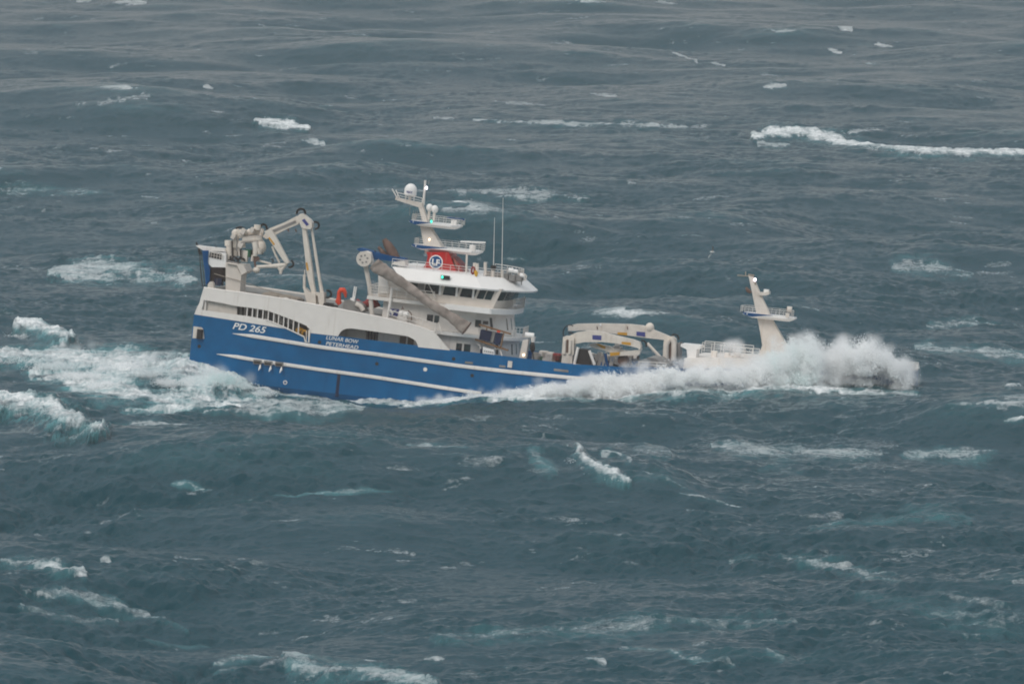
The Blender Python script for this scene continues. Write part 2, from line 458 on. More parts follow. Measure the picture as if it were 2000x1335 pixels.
    for nm, arr in (('foam', foam), ('aeration', aer)):
        a = me.attributes.new(nm, 'FLOAT', 'POINT')
        a.data.foreach_set('value', np.clip(arr, 0, 1).astype(np.float32))
    ob = bpy.data.objects.new('sea', me)
    COL.objects.link(ob)
    ob['kind'] = 'structure'
    ob['label'] = 'rough grey-green sea with white foam streaks and breaking crests'
    return ob

def sea_material():
    m, t, b = new_mat('sea_water')
    N = t.nodes.new; K = t.links.new
    tc = N('ShaderNodeTexCoord')
    af = N('ShaderNodeAttribute'); af.attribute_name = 'foam'
    aa = N('ShaderNodeAttribute'); aa.attribute_name = 'aeration'
    # foam pattern: torn patches with fine grain
    n1 = N('ShaderNodeTexNoise'); n1.inputs['Scale'].default_value = 0.6; n1.inputs['Detail'].default_value = 10; n1.inputs['Roughness'].default_value = 0.74
    n1.inputs['Distortion'].default_value = 0.8
    mp = N('ShaderNodeMapping'); mp.inputs['Scale'].default_value = (0.8, 0.75, 0.6)
    K(tc.outputs['Object'], mp.inputs[0]); K(mp.outputs[0], n1.inputs['Vector'])
    rg = N('ShaderNodeMapRange'); rg.inputs['From Min'].default_value = 0.28; rg.inputs['From Max'].default_value = 0.72
    K(n1.outputs['Fac'], rg.inputs['Value'])
    ma = N('ShaderNodeMath'); ma.operation = 'MULTIPLY_ADD'; ma.inputs[1].default_value = 1.05; ma.inputs[2].default_value = 0.26
    K(rg.outputs[0], ma.inputs[0])
    mb = N('ShaderNodeMath'); mb.operation = 'MULTIPLY'
    n3_ = N('ShaderNodeTexNoise'); n3_.inputs['Scale'].default_value = 3.0; n3_.inputs['Detail'].default_value = 6; n3_.inputs['Roughness'].default_value = 0.7
    mp3 = N('ShaderNodeMapping'); mp3.inputs['Scale'].default_value = (1.0, 0.35, 0.6)
    K(tc.outputs['Object'], mp3.inputs[0]); K(mp3.outputs[0], n3_.inputs['Vector'])
    r3 = N('ShaderNodeMapRange'); r3.inputs['From Min'].default_value = 0.3; r3.inputs['From Max'].default_value = 0.7
    r3.inputs['To Min'].default_value = 0.72; r3.inputs['To Max'].default_value = 1.18
    K(n3_.outputs['Fac'], r3.inputs['Value'])
    m3 = N('ShaderNodeMath'); m3.operation = 'MULTIPLY'
    K(ma.outputs[0], m3.inputs[0]); K(r3.outputs[0], m3.inputs[1])
    K(m3.outputs[0], mb.inputs[0]); K(af.outputs['Fac'], mb.inputs[1])
    rf = N('ShaderNodeMapRange'); rf.inputs['From Min'].default_value = 0.22; rf.inputs['From Max'].default_value = 0.88
    K(mb.outputs[0], rf.inputs['Value'])
    # water colour
    mw = N('ShaderNodeMix'); mw.data_type = 'RGBA'
    mw.inputs[6].default_value = (0.001, 0.0445, 0.0625, 1)
    mw.inputs[7].default_value = (0.09, 0.27, 0.29, 1)
    n2 = N('ShaderNodeTexNoise'); n2.inputs['Scale'].default_value = 0.35; n2.inputs['Detail'].default_value = 6
    K(tc.outputs['Object'], n2.inputs['Vector'])
    r2 = N('ShaderNodeMapRange'); r2.inputs['From Min'].default_value = 0.32; r2.inputs['From Max'].default_value = 0.65
    K(n2.outputs['Fac'], r2.inputs['Value'])
    m2 = N('ShaderNodeMath'); m2.operation = 'MULTIPLY'
    K(aa.outputs['Fac'], m2.inputs[0]); K(r2.outputs[0], m2.inputs[1])
    K(m2.outputs[0], mw.inputs[0])
    mc = N('ShaderNodeMix'); mc.data_type = 'RGBA'
    mc.inputs[7].default_value = (0.80, 0.82, 0.82, 1)
    K(mw.outputs[2], mc.inputs[6]); K(rf.outputs[0], mc.inputs[0])
    K(mc.outputs[2], b.inputs['Base Color'])
    mr = N('ShaderNodeMix'); mr.data_type = 'FLOAT'
    mr.inputs[2].default_value = 0.14; mr.inputs[3].default_value = 0.75
    K(rf.outputs[0], mr.inputs[0]); K(mr.outputs[0], b.inputs['Roughness'])
    b.inputs['IOR'].default_value = 1.333
    b.inputs['Specular IOR Level'].default_value = 0.08
    # ripples
    nb = N('ShaderNodeTexNoise'); nb.inputs['Scale'].default_value = 2.4; nb.inputs['Detail'].default_value = 7; nb.inputs['Roughness'].default_value = 0.62
    mpb = N('ShaderNodeMapping'); mpb.inputs['Scale'].default_value = (1.0, 0.5, 1.0)
    K(tc.outputs['Object'], mpb.inputs[0]); K(mpb.outputs[0], nb.inputs['Vector'])
    bp = N('ShaderNodeBump'); bp.inputs['Strength'].default_value = 0.8; bp.inputs['Distance'].default_value = 0.14
    K(nb.outputs['Fac'], bp.inputs['Height']); K(bp.outputs[0], b.inputs['Normal'])
    return m

sea = build_sea()
sea.data.materials.append(sea_material())

# ------------------------------------------------------------------ mesh builder (ship coordinates)
class MB:
    def __init__(self):
        self.v, self.f, self.s = [], [], []
    def add(self, vs, fs, smooth=False):
        o = len(self.v)
        self.v += [tuple(p) for p in vs]
        for f in fs:
            self.f.append([i + o for i in f]); self.s.append(smooth)
        return self
    def rings(self, rs, caps=True, smooth=False, closed=True):
        n = len(rs[0]); vs = [p for r in rs for p in r]; fs = []
        for i in range(len(rs) - 1):
            for j in range(n if closed else n - 1):
                a = i * n + j; b = i * n + (j + 1) % n
                fs.append([a, b, b + n, a + n])
        self.add(vs, fs, smooth)
        if caps:
            self.add(rs[0], [list(range(n))[::-1]]); self.add(rs[-1], [list(range(n))])
        return self
    def box(self, c, s, rot=None):
        c = Vector(c)
        vs = []
        for x in (-.5, .5):
            for y in (-.5, .5):
                for z in (-.5, .5):
                    p = Vector((x * s[0], y * s[1], z * s[2]))
                    if rot is not None: p = rot @ p
                    vs.append(c + p)
        return self.add(vs, [[0, 1, 3, 2], [4, 6, 7, 5], [0, 4, 5, 1], [2, 3, 7, 6], [0, 2, 6, 4], [1, 5, 7, 3]])
    def prism(self, pts, y0, y1):
        return self.rings([[(x, y0, z) for x, z in pts], [(x, y1, z) for x, z in pts]])
    def pp(self, pxs, y0, y1, yr=None):
        """prism whose near face outline is measured on the photograph at depth y0"""
        return self.prism([(lambda q: (q.x, q.z))(L(a, b, y0 if yr is None else yr)) for a, b in pxs], y0, y1)
    def loft(self, plan0, z0, plan1, z1):
        return self.rings([[(x, y, z0) for x, y in plan0], [(x, y, z1) for x, y in plan1]])
    def tube(self, path, r, n=8, caps=True):
        path = [Vector(p) for p in path]
        rr = r if isinstance(r, (list, tuple)) else [r] * len(path)
        rs = []; prev = None
        for i, p in enumerate(path):
            t = (path[min(i + 1, len(path) - 1)] - path[max(i - 1, 0)]).normalized()
            if prev is None:
                a = Vector((0, 1, 0)) if abs(t.y) < 0.9 else Vector((1, 0, 0))
            else:
                a = prev
            u = (a - t * a.dot(t)).normalized(); v = t.cross(u); prev = u
            rs.append([p + (u * math.cos(k * 2 * math.pi / n) + v * math.sin(k * 2 * math.pi / n)) * rr[i] for k in range(n)])
        return self.rings(rs, caps, True)
    def cyl(self, p0, p1, r, n=16):
        return self.tube([p0, p1], r, n)
    def ball(self, c, r, nu=16, nv=10, v0=-90):
        c = Vector(c); r = Vector(r) if not isinstance(r, (int, float)) else Vector((r, r, r))
        rs = []
        for i in range(nv + 1):
            a = R(v0 + (89.9 - v0) * i / nv) if v0 > -89 else R(-89.9 + 179.8 * i / nv)
            rs.append([c + Vector((r.x * math.cos(a) * math.cos(k * 2 * math.pi / nu), r.y * math.cos(a) * math.sin(k * 2 * math.pi / nu), r.z * math.sin(a))) for k in range(nu)])
        return self.rings(rs, True, True)
    def beam(self, p0, p1, w0, w1, d, up=None):
        """box girder from p0 to p1: depth w0 to w1 in the fore-and-aft plane, d wide across the ship"""
        p0, p1 = Vector(p0), Vector(p1)
        t = (p1 - p0).normalized(); n = Vector((0, 1, 0)); n = (n - t * n.dot(t)).normalized(); u = n.cross(t)
        rs = []
        for p, w_ in ((p0, w0), (p1, w1)):
            rs.append([p + u * w_ / 2 - n * d / 2, p + u * w_ / 2 + n * d / 2, p - u * w_ / 2 + n * d / 2, p - u * w_ / 2 - n * d / 2])
        return self.rings(rs)
    def rail(self, pts, h=1.05, gap=1.1, bars=3, r=0.032, lean=(0, 0, 0)):
        pts = [Vector(p) for p in pts]; upv = Vector((0, 0, 1))
        for k in range(1, bars + 1):
            self.tube([p + upv * h * k / bars for p in pts], r if k == bars else r * 0.7, 5)
        for a, b in zip(pts[:-1], pts[1:]):
            n = max(1, round((b - a).length / gap))
            for i in range(n + 1):
                q = a.lerp(b, i / n); self.tube([q, q + upv * h], r, 5)
        return self
    def mirror(self):
        n = len(self.v)
        self.v += [(x, -y, z) for x, y, z in self.v]
        self.f += [[i + n for i in f][::-1] for f in self.f]; self.s += self.s
        return self
    def build(self, name, mat, parent=None, bevel=0.0, label=None):
        me = bpy.data.meshes.new(name)
        me.from_pydata(self.v, [], self.f)
        me.polygons.foreach_set('use_smooth', self.s)
        bm = bmesh.new(); bm.from_mesh(me)
        bmesh.ops.recalc_face_normals(bm, faces=bm.faces)
        if bevel:
            eds = [e for e in bm.edges if len(e.link_faces) == 2 and e.calc_face_angle(0) > 0.6 and not (e.link_faces[0].smooth and e.link_faces[1].smooth)]
            bmesh.ops.bevel(bm, geom=eds, offset=bevel, segments=2, affect='EDGES', clamp_overlap=True)
        bm.to_mesh(me); bm.free()
        me.materials.append(MAT[mat] if isinstance(mat, str) else mat)
        ob = bpy.data.objects.new(name, me); COL.objects.link(ob)
        if parent is not None: ob.parent = parent
        if label: ob['label'] = label
        return ob

def tag(o, label, cat, group=None):
    o['label'] = label; o['category'] = cat
    if group: o['group'] = group
    return o

SHIP_W = Matrix.Translation(Vector(SHIP_T)) @ SHIP_M.to_4x4()

def words(text, origin, right, upd, size, name, mat, parent, shear=0.0, bold=0.0, depth=0.015, space=1.0, width=None):
    """raised lettering standing on a plane given by its right and up directions"""
    c = bpy.data.curves.new(name, 'FONT')
    c.body = text; c.size = size; c.extrude = depth; c.offset = bold; c.shear = shear; c.space_character = space
    o = bpy.data.objects.new(name, c); COL.objects.link(o)
    dg = bpy.context.evaluated_depsgraph_get(); dg.update()
    me = bpy.data.meshes.new_from_object(o.evaluated_get(dg))
    bpy.data.objects.remove(o)
    n = len(me.vertices); a = np.empty(n * 3, np.float32); me.vertices.foreach_get('co', a); a = a.reshape(-1, 3)
    if width:
        a[:, 0] *= width / (a[:, 0].max() - a[:, 0].min())
    r = np.array(Vector(right).normalized()); u = np.array(Vector(upd).normalized()); nn = np.cross(r, u)
    b = np.array(origin) + a[:, :1] * r + a[:, 1:2] * u + a[:, 2:] * nn
    me.vertices.foreach_set('co', b.astype(np.float32).ravel()); me.update()
    me.name = name; me.materials.clear(); me.materials.append(MAT[mat])
    ob = bpy.data.objects.new(name, me); COL.objects.link(ob); ob.parent = parent
    return ob

def disc(mb, c, r, y0, y1, n=28, sq=1.0):
    return mb.prism([(c.x + r * math.cos(k * 2 * math.pi / n), c.z + r * sq * math.sin(k * 2 * math.pi / n)) for k in range(n)], y0, y1)

def px_r(n): return n / PX_PER_M

# ------------------------------------------------------------------ the trawler
ship = bpy.data.objects.new('fishing_trawler', None)
COL.objects.link(ship)
ship.matrix_world = SHIP_W
tag(ship, 'blue and white fishing trawler lettered PD 265, pitching bow down into a heavy sea', 'fishing boat')

HB = 7.2
def half(x, z):
    """half breadth of the hull"""
    zz = max(0.0, min(1.0, (z + 3.5) / 6.5))
    x0 = -3 + 11 * zz; xe = 31.5 + 3.0 * zz
    if x <= x0: return HB
    return max(0.06, HB * (1 - ((x - x0) / (xe - x0)) ** 2.15)) if x < xe else 0.06

def zl(px, py, y=-7.2): return L(px, py, y).z
def xl(px, py, y=-7.2): return L(px, py, y).x
TOP = []
for px, py in ((379, 612), (450, 623), (556, 640), (594, 657), (595.5, 667), (603.5, 668.5), (605, 649), (640, 653.5), (740, 665.5), (1000, 697), (1121, 711)):
    q = L(px, py, -7.2); TOP.append((q.x, q.z))
TOP += [(7.7, 2.52), (10.6, 2.72), (13, 3.0), (20, 3.7), (28, 4.35), (34.5, 4.85)]
TX = np.array([t[0] for t in TOP]); TZ = np.array([t[1] for t in TOP])
def top(x): return float(np.interp(x, TX, TZ))

# hull shell
xs = sorted(set([t[0] for t in TOP] + list(np.linspace(TX[0], 34.5, 60))))
mb = MB(); rs = []
for x in xs:
    t = top(x); r = []
    zs = [t, t * 0.5 + 0.2, 0.0, -1.5, -3.0, -4.6, -5.6]
    cut = 0 if x < 10 else 0
    hs_ = []
    for z in zs:
        b = half(x, z)
        if z < -3: b *= 1 - 0.35 * ((-3 - z) / 2.6) ** 2
        hs_.append(b)
    for z, b in zip(zs, hs_): r.append((x, -b, z))
    r.append((x, 0, -6.2))
    for z, b in list(zip(zs, hs_))[::-1]: r.append((x, b, z))
    b = max(0.03, hs_[0] - 0.18); dz = t - 1.15
    if x < xs[1]: dz = t - 0.05
    if x > 13: dz = t - 0.02
    r += [(x, b, t), (x, b, dz), (x, -b, dz), (x, -b, t)]
    rs.append(r)
hull = mb.rings(rs).build('hull', 'blue', ship)

# rubbing strakes on both sides
def strake(pts, r_tip, r_full, name='rubbing_strake'):
    m = MB()
    P_ = [L(a, b, -7.22) for a, b in pts]
    n = 40; path = []
    xs_ = np.linspace(P_[0].x, P_[-1].x, n)
    zz = np.interp(xs_, [p.x for p in P_], [p.z for p in P_])
    rings = []
    for i, (x, z) in enumerate(zip(xs_, zz)):
        k = min(1.0, 0.12 + (x - xs_[0]) / 2.0)
        b = half(x, z)
        rings.append([(x, -b + 0.05, z + r_full * k), (x, -b - 0.17 * k, z + r_full * 0.75 * k), (x, -b - 0.2 * k, z), (x, -b - 0.17 * k, z - r_full * 0.75 * k), (x, -b + 0.05, z - r_full * k)])
    m.rings(rings)
    return m.mirror().build(name, 'white', hull)
strake([(454, 651), (500, 657), (622, 677), (732, 691), (900, 714.5), (1000, 726), (1122, 738), (1230, 741)], .02, .19)
strake([(423, 691), (460, 696), (500, 703), (622, 721), (732, 736), (860, 756), (940, 768)], .02, .18)

# hull fittings
for a, b in ((503.5, 706), (524.5, 708.5), (546, 710.5)):
    c = L(a, b, -7.22)
    v = MB().box((c.x, -7.3, c.z), (0.8, 0.3, 0.42)).build('discharge_chute', 'grey', hull)
    MB().box((c.x - 0.02, -7.46, c.z - 0.05), (0.6, 0.04, 0.2)).build('flap', 'dark', v)
for a, b in ((508.5, 712), (529, 714.5), (550, 716.5)):
    m = MB(); p = L(a, b, -7.4); m.tube([p, p + Vector((.02, -.15, -.25)), p + Vector((-.1, -.2, -.55))], [.05, .12, .03], 8)
    m.build('discharge_jet', 'roof_white', hull)
def port(px, py, r, mat, name='side_port'):
    c = L(px, py, -7.22)
    return disc(MB(), c, r, -7.2 - 0.03, -7.15).build(name, mat, hull)
port(557, 746.5, .2, 'white', 'thruster_mark'); port(557, 746.5, .11, 'blue_trim', 'thruster_mark_centre').location.y = -0.02
port(830.5, 721, .19, 'white', 'thruster_mark')
for a, b in ((389, 676), (736, 710), (886, 700.5), (624, 668), (922, 733)): port(a, b, .17, 'dark')
for a, b, w_, h_ in ((916, 708, .75, .2), (981, 715, .6, .2), (1096, 723, 1.4, .22)):
    c = L(a, b, -7.22); MB().box((c.x, -7.22, c.z), (w_, .08, h_), Matrix.Rotation(R(0), 3, 'Y')).build('freeing_port', 'grey', hull)
c = L(996, 711, -7.22); MB().box((c.x, -7.24, c.z), (.42, .12, .62)).build('fairlead', 'cream', hull)
a, b = L(662, 731, -7.22), L(662, 775, -7.22)
MB().box((a.x, -7.2, (a.z + b.z) / 2), (.3, .06, a.z - b.z)).build('grid_cooler_slot', 'navy', hull)
# stern roller pocket
m = MB().pp([(378, 637), (394, 639), (397, 643), (399, 661), (376, 660)], -7.24, -7.1); m.build('roller_pocket', 'cream', hull)
c = L(390.5, 652, -7.3); MB().cyl((c.x, -7.36, c.z - .45), (c.x, -7.36, c.z + .45), .3, 14).build('stern_roller', 'dark', hull)
m = MB().pp([(373, 722), (376, 661), (386, 662), (386, 722)], -7.23, -7.16).build('stern_post', 'blue', hull)

# lettering
def slope(p, q): return (q - p).normalized()
o1, o2 = L(453, 641.5, -7.24), L(520, 651, -7.24)
def on_hull(p, off): return Vector((p.x, -HB - off, p.z))
words('PD 265', on_hull(o1, .035), o2 - o1, (0, 0, 1), 0.86, 'registration_number', 'roof_white', hull, shear=0.28, bold=0.010, width=3.25)
o1, o2 = L(636, 662, -7.24), L(701, 671, -7.24)
words('LUNAR BOW', on_hull(o1, .035), o2 - o1, (0, 0, 1), 0.50, 'ship_name', 'roof_white', hull, shear=0.2, bold=0.003, width=3.15)
o1, o2 = L(635.5, 673.2, -7.24), L(700, 682, -7.24)
words('PETERHEAD', on_hull(o1, .035), o2 - o1, (0, 0, 1), 0.48, 'home_port', 'roof_white', hull, shear=0.2, bold=0.003, width=3.15)

# white upper bulwark with its two long openings
BW = [(398, 562), (440, 568), (470, 571.5), (560, 585), (650, 602), (700, 611.5), (740, 619), (779, 628), (800, 632.5), (849, 649), (879, 684),
      (816.5, 677.5), (814.6, 670), (811, 664.5), (805, 660.6), (795, 656), (760, 651), (720, 645.5), (686, 641), (676, 641.7), (670, 644), (665, 648), (660, 656.5),
      (606.5, 650), (606, 642), (600, 636.5), (585, 630), (570, 624), (540, 612.8), (522, 606.5), (505, 603.5), (490, 601), (461.6, 597.5), (430, 591), (398, 585.5), (394, 604.5),
      (430, 610), (461, 614), (490, 618), (518, 623.6), (540, 632), (556, 639), (556, 641.5), (450, 624.5), (379.5, 613.5), (384, 602), (390, 590), (393.5, 576)]
bulwark = MB().pp(BW, -7.24, -7.06).build('bulwark', 'white', ship)
edge = [L(a, b, -7.24) for a, b in BW[:10]]
MB().tube([Vector((p.x, -7.15, p.z)) for p in edge], .11, 8).build('cap_rail', 'white', bulwark)
MB().tube([Vector((p.x, -7.25, p.z)) for p in [L(a, b, -7.25) for a, b in ((518, 623.8), (540, 632), (556, 639.3), (594, 657.3), (596, 667), (603.5, 668.5), (605.5, 642), (600, 636.6))]], .07, 6).build('opening_trim', 'white', bulwark)
for x in (482.5, 493, 502.8, 513.5, 524, 534.5, 544, 554, 563, 573, 583):
    yb = float(np.interp(x, [461, 518, 556, 598], [614, 623.6, 639, 659])); yt = float(np.interp(x, [461, 522, 570, 600], [597.5, 606.5, 624, 636.5]))
    p, q = L(x - .5, yb, -7.12), L(x + .8, yt, -7.12)
    MB().tube([p, q], .07, 6).build('stanchion', 'white', bulwark)
p = [L(598, 667, -7.2), L(599, 646, -7.2), L(603, 644, -7.2), L(603, 668, -7.2)]
MB().tube(p, .06, 6).build('gate', 'cream', bulwark)
# far side bulwark and stern wall, shelter deck
far = MB()
e = [(p.x, p.z) for p in edge]
far.prism(e + [(x, z - 1.2) for x, z in e[::-1]], 7.06, 7.24)
far.build('bulwark', 'white', ship)
deck_ = MB().prism([(x, z - 0.14) for x, z in e[:8]] + [(x, z - 0.42) for x, z in e[:8][::-1]], -7.05, 7.05)
deck_.build('shelter_deck', 'deck', ship)
MB().box((-33.2, 0, 4.1), (.15, 14, 2.2)).build('stern_wall', 'white', ship)
sm_ = MB(); sm_.pp([(399, 586), (463, 597), (463, 616), (395, 606)], -6.75, -6.6); sm_.build('inner_wall', 'cream', ship)
MB().pp([(463, 590), (610, 628), (610, 672), (463, 616)], -5.3, -5.1).build('inner_wall', 'grey', ship)
m = MB()
for x in (470, 478, 500, 519, 538, 549, 561, 570): m.cyl(L(x, 632, -5.9), L(x + 1, 596, -5.9), .12, 8)
m.build('deck_pipes', 'cream', ship)
m = MB()
for k, (x, yy) in enumerate(((579, 643), (584, 645), (590, 648))): m.tube([L(x, yy + 8, -6.6), L(x + 1, yy, -6.6), L(x + 6, yy - 3, -6.6), L(x + 10, yy + 2, -6.6)], .13, 6)
m.build('yellow_hose', 'amber', ship)
c = L(690, 662, -5.5)
m = MB(); m.cyl((c.x, -5.4, c.z), (c.x, -1, c.z), 1.25, 28); nd = m.build('net_drum', 'grey', ship)
m = MB(); m.cyl((c.x, -5.6, c.z), (c.x, -5.4, c.z), 1.4, 28); m.build('drum_flange', 'cream', nd)
MB().pp([(712, 640), (738, 645), (738, 672), (712, 668)], -5.2, -5.0).build('inner_wall', 'navy', ship)
m = MB()
for x in (716, 722, 728, 734): m.cyl(L(x, 672, -5.6), L(x + 1, 645, -5.6), .07, 6)
m.build('deck_pipes', 'grey', ship)

# ---------------------------------------------------------------- superstructure
def plan(xa, xf, hb, a, n=17, pw=3.0, k=1.0):
    pts = [(xa, -hb)]
    for i in range(n):
        y = -hb + 2 * hb * i / (n - 1)
        pts.append((xf - a * (abs(y) / hb) ** pw, y))
    pts.append((xa, hb))
    return pts

def pane(mb, A, B, C, D, u0, u1, v0, v1, off=0.025, th=0.05):
    """thin pane on the wall quad A(bottom left) B(bottom right) C(top right) D(top left)"""
    A, B, C, D = map(Vector, (A, B, C, D))
    n = (B - A).cross(D - A).normalized()
    def bl(u, v): return (A * (1 - u) + B * u) * (1 - v) + (D * (1 - u) + C * u) * v
    q = [bl(u0, v0), bl(u1, v0), bl(u1, v1), bl(u0, v1)]
    mb.rings([[p - n * (th - off) for p in q], [p + n * off for p in q]])
    return mb

Z1b, Z1t = 1.1, 3.62          # main deck house
Z2b, Z2t = 3.95, 6.15
X1a = xl(738, 660, -5.6)
xf1 = xl(1016, 690, 0) - 0.2
house = MB().loft(plan(X1a, xf1 + .15, 5.6, 2.4), Z1b, plan(X1a, xf1 - .15, 5.6, 2.4), Z1t).build('deckhouse', 'white', ship)
X2a = xl(747, 610, -5.4)
xf2 = xl(1007, 634, 0) - 0.2
p0 = plan(X2a, xf2 + .2, 5.4, 2.6); p1 = plan(X2a, xf2 - .25, 5.4, 2.6)
house2 = MB().loft(p0, Z2b, p1, Z2t).build('upper_deckhouse', 'white', ship)
# deck edge between the two storeys
d2 = MB().loft(plan(X2a - .5, xl(1026, 668, 0), 6.3, 2.6), Z1t, plan(X2a - .5, xl(1026, 668, 0), 6.3, 2.6), Z2b - .02).build('deck_slab', 'roof_white', ship, bevel=.06)
def flat_window(parent, x0, y0, x1, y1, y, name='window', mat='glass', frame=True):
    a, b = L(x0, y0, y), L(x1, y1, y)
    cx, cz = (a.x + b.x) / 2, (a.z + b.z) / 2; w_, h_ = abs(b.x - a.x), abs(a.z - b.z)
    o = MB().box((cx, y - .01, cz), (w_, .06, h_)).build(name, mat, parent)
    return o
for q in ((891.6, 669.5, 901.2, 686), (906.8, 671, 918, 688)): flat_window(house, *q, -5.6)
for q in ((781.5, 656, 791.5, 678), (797, 658, 807, 680)): flat_window(house, *q, -5.6, 'door', 'door_brown')
for q in ((834.6, 613.5, 845, 629), (849, 615.5, 857, 630.5), (928.8, 624, 938.6, 639), (943.8, 626, 953.4, 633.5)): flat_window(house2, *q, -5.4)
# front windows of both storeys
def front_windows(parent, P0, z0, P1, z1, idx, u=(.2, .75), v=(.25, .75)):
    for i in idx:
        a, b = P0[i], P0[i + 1]; c, d = P1[i + 1], P1[i]
        pane(MB(), (a[0], a[1], z0), (b[0], b[1], z0), (c[0], c[1], z1), (d[0], d[1], z1), u[0], u[1], v[0], v[1]).build('window', 'glass', parent)
front_windows(house2, p0, Z2b, p1, Z2t, (2, 5, 7, 10, 12, 14), (.3, .62))
front_windows(house, plan(X1a, xf1 + .15, 5.6, 2.4), Z1b, plan(X1a, xf1 - .15, 5.6, 2.4), Z1t, (2, 5, 7, 10, 12, 14), (.3, .62), v=(.45, .85))

# bridge deck: walkway slab with fascia, aft platform
ZB = 6.5
xfb = xl(1030, 606, 0) - .35
bp = plan(xl(868, 598, -7), xfb - .3, 6.95, 1.8, 21)
bridge_deck = MB().loft(bp, ZB - .42, bp, ZB + .08).build('bridge_deck', 'roof_white', ship, bevel=.08)
aft_p = [(-17.9, -6.3), (xl(868, 598, -7) - .02, -6.3), (xl(868, 598, -7) - .02, 6.3), (-17.9, 6.3)]
MB().loft(aft_p, ZB - .3, aft_p, ZB + .02).build('aft_platform', 'white', bridge_deck, bevel=.05)
r = MB().rail([(x, y, ZB + .08) for x, y in bp[6:17]], 1.0, .55, 3, .035); r.build('railing', 'white', bridge_deck)
r = MB().rail([(-11.5, -6.2, ZB), (-17.8, -6.2, ZB), (-17.8, 6.2, ZB)], 1.05, .9, 4, .03); r.build('railing', 'white', bridge_deck)

# wheelhouse
ZW0, ZW1 = ZB + .05, 8.5
xwa = xl(740, 555, -5.8)
xw0 = xl(1011, 591, 5.0); xw1 = xl(1025, 573, 5.0)
w0 = plan(xwa, xw0, 5.75, .7, 9, 4); w1 = plan(xwa, xw1, 5.85, .6, 9, 4)
wheel = MB().loft(w0, ZW0, w1, ZW1).build('wheelhouse', 'cream', ship)
zt, zb_ = 8.22, 7.36
vt, vb = (zt - ZW0) / (ZW1 - ZW0), (zb_ - ZW0) / (ZW1 - ZW0)
A_, B_ = (w0[0][0], w0[0][1], ZW0), (w0[1][0], w0[1][1], ZW0)
C_, D_ = (w1[1][0], w1[1][1], ZW1), (w1[0][0], w1[0][1], ZW1)
def uu(px):
    x = xl(px, 566 + (px - 860) * .1, -5.8); return (x - A_[0]) / (B_[0] - A_[0])
for a, b in ((793, 817.5), (827, 856.5), (862, 889.6), (894.5, 922), (926.7, 939.5), (941.5, 954)):
    u0, u1 = uu(a), min(uu(b), .995)
    if u0 > .99: continue
    pane(MB(), A_, B_, C_, D_, u0, u1, vb, vt).build('window', 'glass', wheel)
def wl_pane(i, u0, u1):
    a, b = w0[i], w0[i + 1]; c, d = w1[i + 1], w1[i]
    pane(MB(), (a[0], a[1], ZW0), (b[0], b[1], ZW0), (c[0], c[1], ZW1), (d[0], d[1], ZW1), u0, u1, vb, vt).build('window', 'glass', wheel)
for i in range(1, 9): wl_pane(i, .06, .94)
# white mullions stand proud of the glass line
for px in (859.3, 892, 924.3):
    u = uu(px); x0 = A_[0] + (B_[0] - A_[0]) * u
    MB().box((x0 + .02, -5.84, (zt + zb_) / 2), (.2, .12, zt - zb_ + .1)).build('mullion', 'roof_white', wheel)
flat_window(wheel, 816.5, 549, 826, 584, -5.83, 'door', 'grey')
MB().tube([L(836, 553, -6), L(851, 582, -6)], .05, 6).build('stay', 'white', wheel)
MB().pp([(690 + 540 / 11.13, 460 + 870 / 11.13), (754, 541), (757, 548), (762, 573), (740, 573)], -6.0, -5.4).build('aft_wing_wall', 'white', wheel)

# flared wheelhouse roof
ZR0, ZR1 = 8.36, 9.46
xr0 = xl(1053, 570.5, 0) - .28; xr1 = xl(1026, 548, 0) - .25
xra = xl(766, 524, -6.2)
rp0 = plan(xl(784, 545, -7), xr0, 7.0, 4.2, 25, 2.6); rp1 = plan(xra, xr1, 6.15, 3.6, 25, 2.6)
rp00 = plan(xl(786, 545, -7), xr0 - .05, 6.95, 4.2, 25, 2.6)
roof = MB().rings([[(x, y, ZR0 - .1) for x, y in rp00], [(x, y, ZR0 + .05) for x, y in rp0], [(x, y, ZR1) for x, y in rp1], [(x, y * .99, ZR1 + .03) for x, y in rp1]]).build('wheelhouse_roof', 'roof_white', ship)
r = MB().rail([(x - .1, y * .97, ZR1 + .03) for x, y in [(xra, -6.15), (xra + 4, -6.15)] + rp1[1:-1]], .75, .8, 3, .028)
r.build('railing', 'white', roof)
a, b = L(861.5, 538, -6.75), L(878.5, 544.5, -6.6)
sl = MB().box(((a.x + b.x) / 2, -6.72, (a.z + b.z) / 2), (.85, .25, .32)).build('sidelight_screen', 'dark', roof)
c = L(864, 541, -6.9); MB().ball((c.x, -6.9, c.z), (.1, .1, .14), 10, 6).build('sidelight', 'lamp_green', sl)
MB().pp([(775, 507), (790, 509), (791.5, 520), (764, 516)], -5.4, -3.5).build('roof_locker', 'white', roof)

